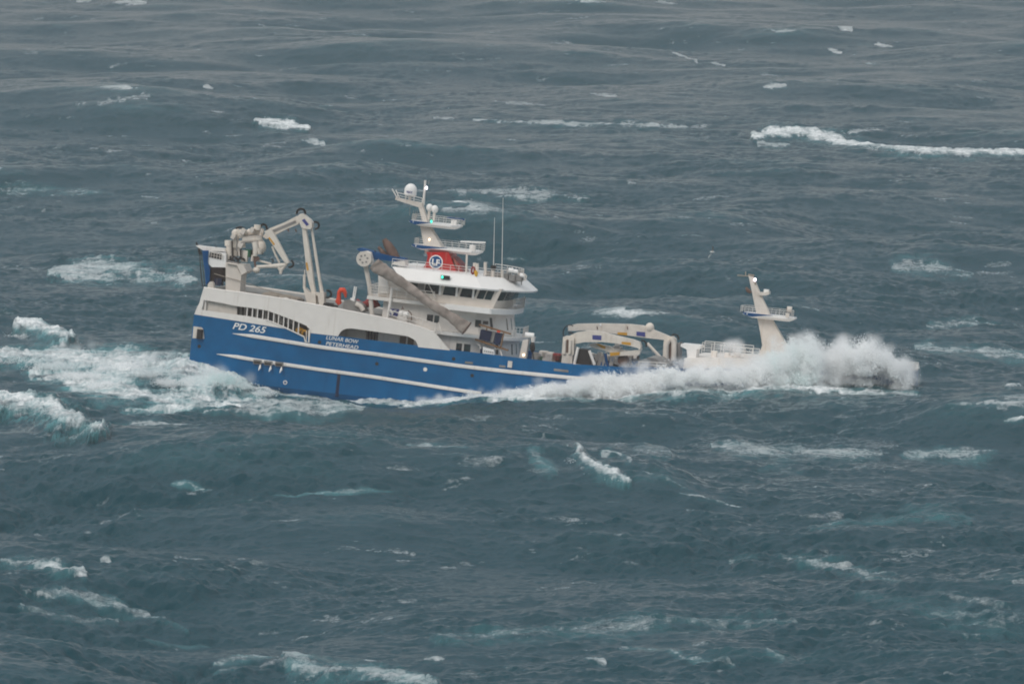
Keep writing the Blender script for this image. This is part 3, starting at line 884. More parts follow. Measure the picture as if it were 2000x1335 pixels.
# gear on the roof
def roof_thing(px, py, y): return L(px, py, y)
for px, t_, b_ in ((927, 513, 533), (932, 514, 534), (948, 512, 537), (963, 527, 540), (981, 528, 543)):
    MB().cyl(L(px, b_, -4), L(px, t_, -4), .16, 8).build('mast_stub', 'cream', roof)
for px, py, s in ((956, 534, .5), (971, 538, .55), (986, 540, .6), (1003, 543, .6), (1013, 543.5, .55)):
    c = L(px, py, -3.5); g = MB().box(c, (s * 1.3, 1.0, s)).build('roof_box', 'grey', roof, bevel=.04)
for px, py, r_ in ((997.5, 528, .24), (1006.5, 530, .2), (1020, 538, .22)):
    c = L(px, py, -3.8)
    s = MB().cyl((c.x - .2, c.y, c.z), (c.x + .25, c.y, c.z), r_, 14).build('searchlight', 'roof_white', roof)
    MB().cyl((c.x, c.y, c.z - .9), (c.x, c.y, c.z), .06, 6).build('searchlight_post', 'grey', s)
m = MB()
for k in range(7):
    p = L(1012 + 2.4 * k, 549 - .2 * k, -2 - .4 * k); q = L(1009 + 2.6 * k, 532 + .5 * k, -2 - .4 * k)
    m.tube([p, p.lerp(q, .6) + Vector((.15, 0, .1)), q], .05, 5)
m.build('light_bracket', 'cream', roof)
m = MB(); m.tube([L(980, 543, -4), L(981.3, 470, -4), L(982.5, 386, -4)], [.045, .035, .02], 6); m.build('whip_antenna', 'white', roof)
m = MB(); m.tube([L(963.5, 540, -4), L(966, 425, -4)], [.05, .018], 6); m.build('whip_antenna', 'white', roof)
m = MB().box(L(963.6, 523, -4), (.5, .3, .5)).build('antenna_base', 'dark', roof)
m = MB(); m.tube([L(910.5, 531, -2.2), L(912, 497, -2.2)], .1, 8); m.build('roof_post', 'cream', roof)

# funnel with emblem
FY = -1.9
f_near = [(824.5, 528), (833, 511), (835.2, 500), (833, 492), (875, 492), (879, 499), (892, 531), (824, 540)]
fun = MB()
ptsf = [(lambda q: (q.x, q.z))(L(a, b, FY)) for a, b in f_near]
fun.rings([[(x, FY, z) for x, z in ptsf], [(x, -FY, z) for x, z in ptsf]])
funnel = fun.build('funnel', 'red', ship, bevel=.05)
c = L(851.5, 511.5, FY)
disc(MB(), c, .66, FY - .03, FY + .05).build('emblem_ring', 'roof_white', funnel)
disc(MB(), c, .56, FY - .05, FY + .02).build('emblem_disc', 'blue_trim', funnel)
words('LF', (c.x - .40, FY - .075, c.z - .27), (1, 0, -.05), (0, 0, 1), .80, 'emblem_letters', 'roof_white', funnel, bold=.02, width=.74)
c = L(917, 537, FY)
MB().pp([(893, 531), (906, 533), (899, 518), (884, 502)], FY + .2, -FY - .2).build('funnel_shaded_front', 'dull_red', funnel)  # funnel's front face in a duller red, its shade put into the colour

# main mast
mast = MB()
for lo, hi in (((823, 492, 832, 492), None),):
    pass
def mast_body(rows, yh):
    m = MB(); rr = []
    for (xl_, xr_, py, h) in rows:
        a, b = L(xl_, py, -h), L(xr_, py + (xr_ - xl_) * .1, -h)
        rr.append([(a.x, -h, a.z), (b.x, -h, b.z), (b.x, h, b.z), (a.x, h, a.z)])
    return m.rings(rr)
mainmast = mast_body([(830, 868, 495, 1.05), (828, 864.4, 482, 1.0), (820.5, 839.7, 442, .62), (824.8, 834.7, 431.5, .52), (816.6, 826.5, 402.5, .35), (815.5, 826, 396, .33)], 1).build('main_mast', 'cream', ship, bevel=.03)
def wing(name, parent, pts_deck, yh, z_t, blue_to, mat='roof_white', tip=1.6):
    """radar platform: a blade-shaped deck with rails; blue band along the after half of its edge"""
    xa, xb, z = pts_deck
    pl = [(xa, -yh * .55), (xa + .5, -yh), (xb - .7, -yh), (xb, -yh * .6), (xb, yh * .6), (xb - .7, yh), (xa + .5, yh), (xa, yh * .55)]
    inner = [(xa + .9, -yh * .5), (xa + 1.4, -yh * .7), (xb - .9, -yh * .7), (xb - .5, -yh * .4), (xb - .5, yh * .4), (xb - .9, yh * .7), (xa + 1.4, yh * .7), (xa + .9, yh * .5)]
    o = MB().rings([[(x, y, z - .42) for x, y in inner], [(x, y, z - .16) for x, y in pl], [(x, y, z) for x, y in pl]]).build(name, mat, parent)
    n = 16; rr = []
    for i in range(n + 1):
        x = xa + .02 + (blue_to - xa) * i / n
        yy = -yh * .55 + (-yh * .45) * min(1, (x - xa) / .5)
        k = 1 - (i / n) ** 1.6
        dd = .13 + .26 * min(1, i / 5) * k
        rr.append([(x, yy - .03, z + .03), (x, yy - .03, z + .03 - dd * k - .02), (x, yy + .25, z - .02 - dd * k), (x, yy + .25, z + .03)])
    MB().rings(rr).build('edge_band', 'blue_trim', o)
    MB().rings([[(x, -y, z_) for x, y, z_ in r_] for r_ in rr]).build('edge_band', 'blue_trim', o)
    pr = [(x * .985 + .0, y * .95, z) for x, y in pl]
    MB().rail(pr + pr[:1], .6, .7, 3, .02).build('railing', 'white', o)
    return o
q0, q1 = L(801.5, 478, -1.9), L(934, 496, -1.9)
wlow = wing('radar_platform', mainmast, (q0.x, q1.x, (q0.z + q1.z) / 2 + .12), 1.9, 0, xl(872, 490, -1.9))
q0, q1 = L(797, 430, -1.7), L(895, 446, -1.7)
wmid = wing('radar_platform', mainmast, (q0.x, q1.x, (q0.z + q1.z) / 2 + .1), 1.7, 0, xl(842, 440, -1.7))
# top yard with its big dome
q0, q1 = L(773.5, 387.5, 0), L(826, 401.5, 0)
m = MB(); m.beam(q0, q1, .22, .5, .8)
yard = m.build('dome_yard', 'cream', mainmast)
m = MB(); m.rail([L(776, 386.5, -.5), L(824, 397.5, -.5)], .5, .9, 2, .035); m.tube([L(776, 387, -.4), L(766, 369, -.4)], .06, 6); m.tube([L(781, 388, -.2), L(773, 371, -.2)], .05, 6); m.build('railing', 'white', yard)
c = L(802, 372, 0)
dome = MB(); dome.ball((c.x, 0, c.z), (.60, .60, .66), 20, 10, v0=-1)
dome.cyl((c.x, 0, c.z - .42), (c.x, 0, c.z), .60, 20); dome.tube([(c.x, 0, c.z - .58), (c.x, 0, c.z - .42)], [.42, .6], 20)
dome_o = dome.build('satellite_dome', 'roof_white', mainmast)
b = L(801, 390, 0); MB().cyl((c.x, 0, c.z - .55), (c.x, 0, b.z), .13, 10).build('dome_pedestal', 'white', dome_o)
words('VSAT', (c.x - .30, -.612, c.z - .22), (1, 0, -.05), (0, 0, 1), .26, 'dome_lettering', 'label_blue', dome_o, bold=.008, width=.6)
m = MB(); m.tube([L(827, 400, -.2), L(830.8, 352, -.2)], [.13, .09], 10); pole = m.build('mast_pole', 'white', mainmast)
MB().ball(L(833.3, 367, -.35), (.09, .09, .15), 10, 8).build('masthead_light', 'lamp_white', pole)
m = MB(); m.tube([L(827, 354, 0), L(834, 354.5, 0)], .05, 5); m.tube([L(837, 360, .3), L(838, 353, .3)], .04, 5); m.build('wind_vane', 'grey', pole)
for px, py, r_, pb in ((839, 405.5, .33, 429), (849.2, 408.5, .34, 431)):
    c = L(px, py, -.3)
    d = MB().ball(c, (r_, r_, r_ * 1.12), 16, 10).build('small_dome', 'roof_white', mainmast)
    bb = L(px - 2, pb, -.3); m = MB(); m.tube([c - Vector((0, 0, r_ * .8)), bb], [.14, .13], 8); m.build('dome_pedestal', 'cream', d)
MB().ball(L(842.5, 432.5, -1.75), (.09, .09, .14), 10, 8).build('deck_light', 'lamp_green', mainmast)
MB().ball(L(838.7, 467.7, -.9), (.07, .08, .12), 10, 8).build('deck_light', 'lamp_warm', mainmast)
def radar(parent, px, py, bar, y, mat):
    c = L(px, py, y)
    b_ = MB().box((c.x, c.y, c.z), (.55, .6, .7)).build('radar_scanner', 'roof_white', parent, bevel=.06)
    MB().box((c.x + bar[0], c.y, c.z + bar[2]), (bar[1], .22, .17), Matrix.Rotation(R(-4 if bar[1] > 2 else 0), 3, 'Y')).build('scanner_bar', mat, b_, bevel=.04)
radar(mainmast, 923, 485, (-.02, 2.45, .60), -1.0, 'roof_white')
radar(mainmast, 887.5, 437, (.1, 1.7, .5), -.6, 'blue_trim')
m = MB(); m.tube([L(800.5, 404, 0), L(800, 421, 0)], .025, 5)
for a in (807, 812, 815): m.tube([L(a, 425, -.3), L(a + .5, 411, -.3)], .025, 5)
m.build('aerials', 'grey', mainmast)

# ---------------------------------------------------------------- fish sleeve, gantry wheel, exhausts
path = [(731, 514), (739, 522), (751, 530), (768, 539.5), (790, 555), (816.5, 575), (840, 592), (858, 604.5), (880, 618.5), (897, 630), (911, 641)]
rad = [13, 13.5, 12.5, 10.5, 9.2, 8.8, 8.6, 8.8, 9.6, 11.8, 14.5]
pts = [L(a, b, -7.9) for a, b in path]
m = MB(); n = 20; rr = []
rs_ = np.interp(np.linspace(0, 10, 61), range(11), rad)
pi = [Vector((np.interp(t, range(11), [p.x for p in pts]), -7.9, np.interp(t, range(11), [p.z for p in pts]))) for t in np.linspace(0, 10, 61)]
prng = random.Random(3)
for i, p in enumerate(pi):
    t = (pi[min(i + 1, 60)] - pi[max(i - 1, 0)]).normalized(); u = Vector((0, 1, 0)); v = t.cross(u)
    base = rs_[i] / PX_PER_M
    ring = []
    for k in range(n):
        a = k * 2 * math.pi / n
        q = base * (1 + .06 * math.sin(3 * a + i * .35) + .05 * math.sin(i * 1.1 + 2 * a) + prng.uniform(-.02, .02))
        ring.append(p + u * math.cos(a) * q * .75 + v * math.sin(a) * q)
    rr.append(ring)
m.rings(rr, True, True); sleeve = m.build('fish_pump_sleeve', 'sleeve', ship)
m = MB()
m.rings([[p + (q - p) * 1.06 for q in rr[-1]] for p in [pi[60]]] * 1 + [[q + (pi[60] - pi[59]) * .5 for q in rr[-1]]], True, True)
m.build('sleeve_hoop', 'exhaust', sleeve)
gan = MB()
gan.tube([L(714, 518, -6), L(722, 560, -6), L(726, 604, -6), L(727, 614, -6)], .22, 10)
gantry = gan.build('trawl_gantry', 'cream', ship)
c = L(711.5, 505.5, -6.6)
wh = MB().cyl((c.x, -6.9, c.z), (c.x, -6.1, c.z), .72, 28).build('guide_wheel', 'cream', gantry, bevel=.05)
for k in range(6):
    a = k * math.pi / 3 + .3; q = Vector((c.x + .36 * math.cos(a), -6.9, c.z + .36 * math.sin(a)))
    disc(MB(), q, .10, -6.925, -6.88, 12).build('wheel_hole', 'grey', wh)
MB().pp([(702, 492), (716, 490), (724, 493), (728, 510), (727, 518), (720, 516), (718, 499)], -6.4, -5.6).build('wheel_cheek', 'white', gantry)
MB().pp([(696, 486), (703, 484.5), (725, 490.5), (738, 494), (760, 499), (790, 505), (791, 509), (772, 511), (745, 507.5), (727, 506), (725, 496), (702, 490)], -5.4, -3.6).build('gantry_beam', 'blue_trim', gantry)
for pth, ws, nm in (([(773, 506), (766, 492), (757, 478), (750, 467)], [.46, .48, .42, .22], 'big'), ([(758, 504), (748, 493), (739, 482)], [.24, .24, .14], 'small')):
    m = MB(); P_ = [L(a, b, -4.6) for a, b in pth]; m.tube(P_, ws, 16)
    m.build('exhaust_pipe', 'exhaust', gantry)
MB().tube([L(736, 500, -4.9), L(732, 489, -4.9)], .08, 6).build('gantry_horn', 'navy', gantry)
m = MB(); m.tube([L(757, 622, -6.4), L(763, 585, -6.4), L(765.5, 562, -6.4)], .15, 8); m.tube([L(765, 563, -6.4), L(782, 566, -6.4)], .06, 6); m.build('davit_post', 'white', ship)

# rail, canister, sign on the upper bulwark
m = MB(); m.rail([Vector((p.x, -6.9, p.z)) for p in [L(a, b, -6.9) for a, b in ((757, 623), (800, 634), (849, 649))]], .85, 1.6, 2, .05); m.tube([L(849, 650, -7), L(856, 629, -7), L(863, 652, -7)], .07, 6)
m.build('railing', 'white', ship)
c0, c1 = L(779, 612, -6.2), L(798, 615, -6.2)
raft = MB(); raft.tube([c0, c0.lerp(c1, .08), c0.lerp(c1, .46), c0.lerp(c1, .48), c0.lerp(c1, .52), c0.lerp(c1, .54), c0.lerp(c1, .92), c1], [.24, .32, .32, .28, .28, .32, .32, .24], 16)
raft_o = raft.build('life_raft_canister', 'roof_white', ship)
q = L(786, 626, -6.2); MB().box((q.x, -6.2, q.z), (.9, .8, .8)).build('raft_cradle', 'white', raft_o)
m = MB(); m.tube([L(785, 604, -6), L(786.5, 598, -6), L(788, 604, -6)], .05, 5); m.tube([L(797, 606, -6), L(803, 612, -6), L(804, 626, -6)], .05, 5); m.build('raft_lashing', 'exhaust', raft_o)
sg = MB().pp([(757, 601.5), (779, 604), (776, 618), (756, 616)], -5.6, -5.5).build('side_banner', 'label_blue', ship)
m = MB(); m.pp([(759.5, 603.5), (764, 604), (769, 611), (766, 616)], -5.63, -5.59); m.pp([(771, 605), (776, 605.6), (767, 610), (765, 608)], -5.64, -5.59); m.build('banner_mark', 'roof_white', sg)

# ---------------------------------------------------------------- boarding raft racks by the front of the deckhouse
rack = MB(); 
for (a, b) in (((936, 633.5), (998, 652)), ((928, 662.5), (993, 684))): rack.beam(L(*a, -6.5), L(*b, -6.5), .14, .14, .25)
for (a, b) in (((951, 640), (946, 668)), ((984, 650), (978, 678))): rack.beam(L(*a, -6.4), L(*b, -6.4), .1, .1, .15)
rack_o = rack.build('boat_rack', 'wood', ship)
MB().pp([(939, 643), (961, 648), (956, 668), (935.5, 662)], -6.5, -5.7).build('boat_cover', 'navy', rack_o, bevel=.08)
MB().pp([(968, 649), (980, 652), (974, 674), (964, 670)], -6.5, -5.7).build('boat_cover', 'navy', rack_o, bevel=.08)
MB().pp([(961.5, 647), (967.5, 648.5), (963, 669), (956.5, 667)], -6.4, -5.8).build('cover_strap', 'grey', rack_o)
MB().box(L(974, 647, -6.6), (.3, .3, .16)).build('orange_strap', 'orange', rack_o)
cr_ = MB().pp([(943, 677), (965, 683), (966, 695), (943, 692)], -6.7, -6.0).build('side_crate', 'roof_white', ship, bevel=.05)
m = MB()
for k in range(5): m.box(L(946.5 + 4 * k, 685 + .7 * k, -6.72), (.1, .06, .1))
m.build('crate_slots', 'grey', cr_)
m = MB(); m.tube([L(932, 671, -6.3), L(937, 674, -6.3), L(941, 692, -6.3)], .07, 6); m.tube([L(966, 681, -6.3), L(976, 681, -6.3), L(982, 700, -6.3)], .09, 6); m.build('crate_frame', 'white', cr_)
MB().pp([(938, 681), (942, 680), (941.5, 693), (937, 692)], -6.5, -6.2).build('crate_door', 'navy', cr_)
dv = MB().pp([(1013, 700), (1021, 664), (1032, 662), (1026, 704)], -6.2, -5.2).build('davit', 'cream', ship, bevel=.05)
MB().tube([L(1026, 653.5, -5.7), L(1043, 655.5, -5.7)], .26, 12).build('davit_head', 'roof_white', dv)
m = MB(); m.tube([L(1041, 657, -5.7), L(1041, 668, -5.7)], [.26, .16], 10); m.build('davit_block', 'white', dv)
m = MB(); m.tube([L(1040.5, 667, -5.7), L(1040, 673, -5.7), L(1040, 680, -5.7), L(1040, 687, -5.7)], [.12, .24, .26, .12], 10); m.tube([L(1040, 686, -5.7), L(1043, 705, -5.7)], .06, 5); m.build('hook_fender', 'dark', dv)
MB().ball(L(1022.5, 693, -6.3), (.10, .08, .12), 8, 6).build('deck_light', 'lamp_warm', dv)
m = MB(); m.rail([(xl(1006, 655, -3), -4.6, Z2b), (xl(1027, 660, -1), -3.2, Z2b), (xl(1030, 660, 1), 1, Z2b)], 1.0, .6, 3, .03); m.build('railing', 'white', d2)

# ---------------------------------------------------------------- stern gallows and net crane
tower = MB().pp([(440.7, 566), (440.7, 512), (462, 515), (466, 528), (471, 537), (468, 572), (441, 568)], -5.6, -2.6)
gal = tower.build('stern_gallows', 'cream', ship, bevel=.04)
MB().pp([(441, 514), (475, 517), (482, 531), (471, 537), (463, 518)], -5.9, -2.5).build('gallows_head', 'cream', gal, bevel=.04)
MB().pp([(382, 479.5), (392, 481), (437, 486), (440, 491), (397, 489), (388, 484)], -5.2, -3.4).build('top_walkway', 'white', gal, bevel=.03)
MB().pp([(395, 489), (407, 489), (405.5, 512), (410, 526), (409, 548), (402, 557), (400, 530), (396.5, 505)], -5.5, -4.9).build('blue_leg', 'blue_trim', gal)
cab = MB().pp([(406.5, 489.5), (441, 494), (441, 522), (414, 521.5), (407, 515), (405, 505)], -5.3, -2.5).build('winch_cabin', 'roof_white', gal, bevel=.06)
MB().pp([(411, 491.5), (433, 495), (432, 507), (408.5, 502)], -5.34, -5.2).build('cabin_window', 'dark', cab)
m = MB(); m.rail([L(412, 503, -5.45), L(434, 507.5, -5.45)], .5, .3, 2, .035); m.build('cabin_rail', 'cream', cab)
c = L(425, 536, -4.4)
nd2 = MB(); nd2.cyl((c.x, -5.2, c.z), (c.x, 4.2, c.z), .78, 20)
nd_o = nd2.build('stern_net_drum', 'net', gal)
m = MB()
for k in range(26):
    a = prng.uniform(0, 6.28); r_ = .72 + prng.uniform(0, .12); y = prng.uniform(-5.3, -4.5)
    m.tube([(c.x + r_ * math.cos(a + t), y + t * .1, c.z + r_ * math.sin(a + t)) for t in np.linspace(0, 1.4, 6)], .05, 5)
m.build('net_folds', 'dark', nd_o)
MB().pp([(419, 543), (433, 544), (432, 558), (419, 557)], -5.3, -4.2).build('drum_motor', 'navy', gal, bevel=.06)
MB().pp([(405, 566), (406, 555), (409, 550.5), (413, 550), (416.5, 553), (418, 567)], -6.6, -5.8).build('mooring_bollard', 'cream', gal, bevel=.05)
m = MB(); m.tube([L(388, 484, -5), L(391, 497, -5)], .14, 8); m.tube([L(390, 497, -5), L(393, 540, -5), L(396, 561, -5)], .05, 6); m.tube([L(393.5, 492, -4.6), L(400, 560, -4.6)], .035, 5); m.build('hanging_wire', 'dark', gal)
m = MB(); m.tube([L(385.5, 480, -4), L(383.5, 473, -4)], .1, 6); m.tube([L(424, 489, -4), L(421.5, 479, -4)], .05, 6); m.build('gallows_lamp', 'dark', gal)
m = MB(); m.tube([L(418, 534, -5.8), L(441, 541, -5.8), L(480, 552, -5.7), L(541, 573, -5.6), L(592, 586, -5.5)], .035, 5); m.build('warp_wire', 'rope', gal)
m = MB()
for x in (451, 455): m.cyl(L(x, 566, -4.8), L(x + 1, 571, -4.8), .1, 6)
# net crane
nc = MB()
nc.cyl(L(449, 508, -4.3), L(448, 471, -4.3), .33, 16)
net_crane = nc.build('net_crane', 'crane', ship)
m = MB(); m.cyl(L(447, 480, -4.3), L(447, 469, -4.3), .40, 16); m.build('slewing_collar', 'crane', net_crane, bevel=.04)
m = MB(); m.cyl(L(460, 500, -4.0), L(461, 476, -4.0), .28, 14); m.tube([L(458, 484, -4.2), L(462, 462, -4.2), L(460, 453, -4.2)], [.24, .26, .3], 12); m.ball(L(460, 455, -4.2), .38, 12, 8); m.build('crane_column', 'crane', net_crane)
m = MB(); m.tube([L(463, 455, -3.8), L(472, 456.5, -3.8), L(486, 455, -3.8), L(500, 452, -3.8), L(514, 455, -3.8)], [.36, .30, .34, .30, .38], 12); m.build('slewing_arm', 'crane', net_crane)
m = MB(); m.tube([L(466, 449, -4.4), L(472, 464, -4.4)], .28, 10); m.cyl(L(502, 449, -4.2), L(503, 439, -4.2), .33, 14); m.tube([L(480, 457, -4.4), L(480, 449, -4.4)], .14, 8); m.build('arm_cylinder', 'crane', net_crane)
m = MB(); m.tube([L(474, 468, -4.4), L(486, 467.5, -4.4), L(500, 466.5, -4.4), L(512, 465, -4.4)], [.3, .34, .38, .30], 12); m.tube([L(474, 470, -4.4), L(474.5, 484, -4.4)], .26, 10); m.build('arm_lower_girder', 'crane', net_crane)
c = L(507, 482, -4.4); pb = MB(); pb.ball((c.x, -4.3, c.z), (.62, .5, .72), 18, 12); pb_o = pb.build('power_block', 'crane', net_crane)
m = MB(); m.tube([L(497, 472, -4.9), L(500, 485, -4.9), L(498, 500, -4.9)], [.26, .30, .22], 12); m.tube([L(508, 486, -5), L(507, 496, -5)], [.28, .14], 10); m.build('block_cheek', 'crane', pb_o)
m = MB(); m.tube([L(c_[0], c_[1], -3.8) for c_ in ((513, 470), (517, 478), (516, 490), (512, 497))], .06, 6); m.build('block_sheave', 'hose', pb_o)
for a, b2, r_ in (((463, 455), (466, 455.4), .46), ((486, 455), (489, 454.6), .42), ((509, 454), (512, 454.6), .46)):
    MB().cyl(L(*a, -3.8), L(*b2, -3.8), r_, 14).build('arm_flange', 'cream', net_crane)
m = MB()
for q in (((466, 461), (480, 462), (498, 459.5), (511, 461)), ((470, 473), (486, 472.5), (504, 471)), ((461, 458), (463, 472), (462, 490))):
    m.tube([L(a, b2, -4.85) for a, b2 in q], .05, 6)
m.build('hydraulic_pipes', 'grey', net_crane)
for a, b2, s in ((475, 452, .45), (493, 449, .4), (456, 462, .4), (470, 478, .5)):
    MB().box(L(a, b2, -4.6), (s, .5, s * 1.2), Matrix.Rotation(.4, 3, 'Y')).build('valve_box', 'cream', net_crane, bevel=.04)
m = MB(); m.cyl(L(484, 501, -4.2), L(485.5, 487, -4.2), .30, 12); m.build('hydraulic_motor', 'green', net_crane)
m = MB(); m.cyl(L(489.5, 502, -3.9), L(490, 488, -3.9), .24, 12); m.box(L(476, 491, -4.2), (.95, .5, .18)); m.build('motor_shaft', 'dark', net_crane)
m = MB(); m.tube([L(467, 470, -4.6), L(466, 485, -4.6), L(468, 500, -4.6)], .11, 8); m.tube([L(494, 498, -4.4), L(492.5, 510, -4.4)], .14, 8); m.box(L(478, 500, -4.2), (.6, .6, 1.1)); m.build('valve_block', 'cream', net_crane)
m = MB()
for k in range(9):
    q = L(450 + 3.3 * k, 503 + (k % 3) * 2, -4.6); m.box(q, (.13, .3, .35 + .15 * (k % 2)), Matrix.Rotation(k * .7, 3, 'Y'))
m.tube([L(445, 507, -5), L(470, 513, -5)], .07, 6); m.tube([L(453, 470, -4.7), L(454, 500, -4.7)], .07, 6); m.tube([L(471, 480, -4.7), L(469.5, 505, -4.7)], .07, 6); m.build('hydraulic_pipes', 'dark', net_crane)
bl = MB(); bl.pp([(513, 462), (526, 446), (556, 434), (580, 421.5), (585, 430), (582, 438), (560, 447), (536, 459), (520, 467)], -4.3, -3.5)
boom = bl.build('main_boom', 'crane', net_crane, bevel=.03)
MB().beam(L(532, 452, -4.32), L(578, 432.5, -4.32), .26, .26, .05).build('boom_recess', 'grey', boom)
m = MB()
for a, b in ((562, 446.5), (577, 447)): m.tube([L(a, b, -4.2), L(a + 2, b + 6, -4.2)], .07, 6)
m.build('boom_clips', 'exhaust', boom)
kn = MB().pp([(581, 428), (583, 420), (587, 417), (592, 418.5), (604, 428), (609.5, 435), (609, 444), (606, 447.5), (595, 447), (589, 444.5)], -4.5, -3.4).build('knuckle', 'crane', net_crane, bevel=.04)
a, b = L(591.5, 430, -4.53), L(601.5, 440, -4.53)
MB().pp([(589.5, 430), (594.5, 427), (603.5, 438.5), (598.5, 441.5)], -4.53, -4.45).build('maker_plate', 'label_blue', kn)
jb = MB().pp([(590, 446), (597, 446.5), (602, 478), (608.5, 520), (612, 550), (616, 573), (609, 573.5), (602, 548), (598.5, 530), (595.5, 500), (591, 460)], -4.35, -3.65).build('outer_jib', 'crane', net_crane, bevel=.03)
MB().pp([(597, 513), (600, 512), (603, 527), (599.5, 528.5)], -4.38, -4.3).build('warning_label', 'amber', jb)
m = MB(); m.tube([L(608.5, 444, -4), L(617, 500, -4), L(624, 545, -4), L(629.5, 574, -4)], [.11, .15, .15, .2], 10); m.build('jib_cylinder', 'crane', net_crane)
m = MB(); m.pp([(592, 562), (596, 563), (604, 571), (616, 572), (617, 594), (599.5, 593), (597, 583)], -4.6, -3.4); m.pp([(619, 572), (633, 571), (633, 592), (629, 597), (624, 596)], -4.6, -3.4); m.pp([(614, 571), (622, 571), (622, 577), (614, 577)], -4.5, -3.5)
m.tube([L(613.5, 577, -4), L(612, 596, -4)], .06, 6); m.tube([L(618.5, 577, -4), L(620, 596, -4)], .1, 6); m.tube([L(622, 577, -4), L(624, 597, -4)], .06, 6)
rest = m.build('jib_rest', 'crane', ship, bevel=.02)
m = MB(); m.tube([L(594.5, 563, -4.3), L(594.5, 536, -4.3)], .14, 8); m.tube([L(595, 538, -4.3), L(595.3, 527, -4.3)], .05, 6); m.build('rest_post', 'crane', rest)
# second arm with the folded grab
ar = MB().pp([(516, 452), (527, 446.5), (534, 455), (541, 467), (562, 507), (564.5, 513), (560, 515), (554, 510), (540, 489), (527, 470)], -5.1, -4.5).build('fishing_arm', 'crane', net_crane, bevel=.03)
MB().pp([(523.5, 464.5), (526.5, 463), (537, 477), (534.5, 479)], -5.13, -5.05).build('warning_label', 'amber', ar)
m = MB(); m.tube([L(531.5, 481, -4.8), L(538, 497, -4.8), L(546, 513, -4.8)], .1, 8); m.build('arm_cylinder', 'crane', net_crane)
m = MB(); m.tube([L(499, 521, -4.8), L(524, 520, -4.8), L(540, 519, -4.8), L(558, 517, -4.8)], [.16, .17, .24, .2], 10); m.tube([L(504, 508.5, -4.6), L(530, 515.5, -4.6)], .1, 8)
m.tube([L(543, 519, -4.8), L(549, 528, -4.8), L(548, 535, -4.8)], [.2, .2, .12], 8); m.ball(L(501, 527, -4.8), (.36, .3, .3), 10, 8); m.tube([L(560, 514, -4.8), L(550, 526, -4.8)], .16, 8); m.build('arm_head', 'crane', net_crane)
m = MB(); m.pp([(494, 501), (503, 500), (507, 505), (498, 512)], -4.9, -4.5); m.tube([L(497, 508, -4.9), L(499, 521, -4.9)], .1, 6); m.build('rusty_bracket', 'exhaust', net_crane)
def hose(cx, cy, r_, a0, a1, y, parent, n=3, sq=1.0):
    m = MB()
    for k in range(n):
        rr_ = r_ * (1 - .13 * k)
        m.tube([L(cx + rr_ * math.cos(R(a)), cy - rr_ * sq * math.sin(R(a)), y + .12 * k) for a in np.linspace(a0, a1, 14)], .055, 6)
    m.build('hydraulic_hose', 'hose', parent)
hose(588, 416, 9.5, -15, 195, -4, net_crane); hose(616, 440, 8, -100, 115, -4, net_crane); hose(566.5, 515, 7.5, -115, 75, -4.7, net_crane)
hose(640, 574, 8, -120, 110, -4, rest); hose(469, 449, 9, 10, 170, -4, net_crane, sq=.7); hose(514.5, 447, 8, -20, 175, -4, net_crane, sq=1.3); hose(531, 509, 3, -90, 120, -4.7, net_crane, 2)

# net heap and winch gear on the shelter deck
m = MB()
for a, b, rx, rz in ((533, 577, 1.1, .35), (560, 581, .9, .3), (578, 585, .7, .32), (455, 570, 1.4, .22), (484, 574, 1.2, .2)):
    c = L(a, b, -3.5); m.ball((c.x, -3.5, c.z), (rx, 1.6, rz), 14, 8)
m.build('net_heap', 'rope', ship)
m = MB(); m.pp([(551, 588), (554, 581), (562, 582), (566, 592)], -6.6, -6.1); m.build('deck_hatch', 'white', ship)
m = MB()
for a, b in ((585, 588), (590, 589), (640, 596), (648, 597)): m.box(L(a, b, -5), (.35, .4, .5))
m.tube([L(632, 593, -5.5), L(660, 598, -5.5)], .1, 6); m.build('deck_gear', 'dark', ship)
wn = MB().pp([(669, 597), (672, 586), (682, 584), (690, 588), (700, 590), (708, 597), (714, 609), (700, 611), (669, 602)], -5.6, -3.6).build('deck_winch', 'grey', ship, bevel=.06)
m = MB(); m.tube([L(695, 593, -5.7), L(704, 597, -5.7), L(710, 606, -5.7)], .24, 10); m.build('winch_drum', 'cream', wn)
m = MB()
for k in (0, 3.2): m.tube([L(688 + k, 590, -5.2), L(693 + k, 559 + k * .3, -5.2)], .07, 6)
m.box(L(688.5, 588, -5.4), (.4, .3, .6)); m.build('winch_lever', 'roof_white', wn)

# ---------------------------------------------------------------- fore deck cranes
def fore_crane(y, px_ped, outline, label_px, ped, bands):
    m = MB(); m.pp(ped, y - .7, y + .7); o = m.build('deck_crane', 'crane', ship, bevel=.05)
    bo = MB().pp(outline, y - .45, y + .45).build('crane_boom', 'crane', o, bevel=.05)
    for i, q in enumerate(label_px): MB().pp(q, y - .48, y - .40).build('boom_label', 'label_blue' if i == 0 else 'amber', bo)
    return o
near = fore_crane(-4.8, 0, [(1111, 667), (1111, 656), (1125, 649), (1146, 645.5), (1173, 648), (1210, 657), (1236, 663), (1249, 668), (1252, 676), (1250, 683), (1244, 679), (1233, 676), (1200, 670), (1174.5, 667.5), (1140, 668), (1121, 672)],
    [[(1157, 654), (1174.5, 655), (1174.5, 664), (1157, 662.5)], [(1214, 667), (1232, 668.5), (1232, 674), (1214, 671.5)]],
    [(1096, 708), (1098, 694), (1097, 692), (1099.5, 658), (1104, 656), (1121, 659), (1120.5, 692), (1118, 694), (1117.5, 710)], None)
for a in (1103, 1114): 
    m = MB(); m.tube([L(a - 1, 691, -5.55), L(a, 664, -5.55)], .16, 8); m.build('column_rib', 'crane', near)
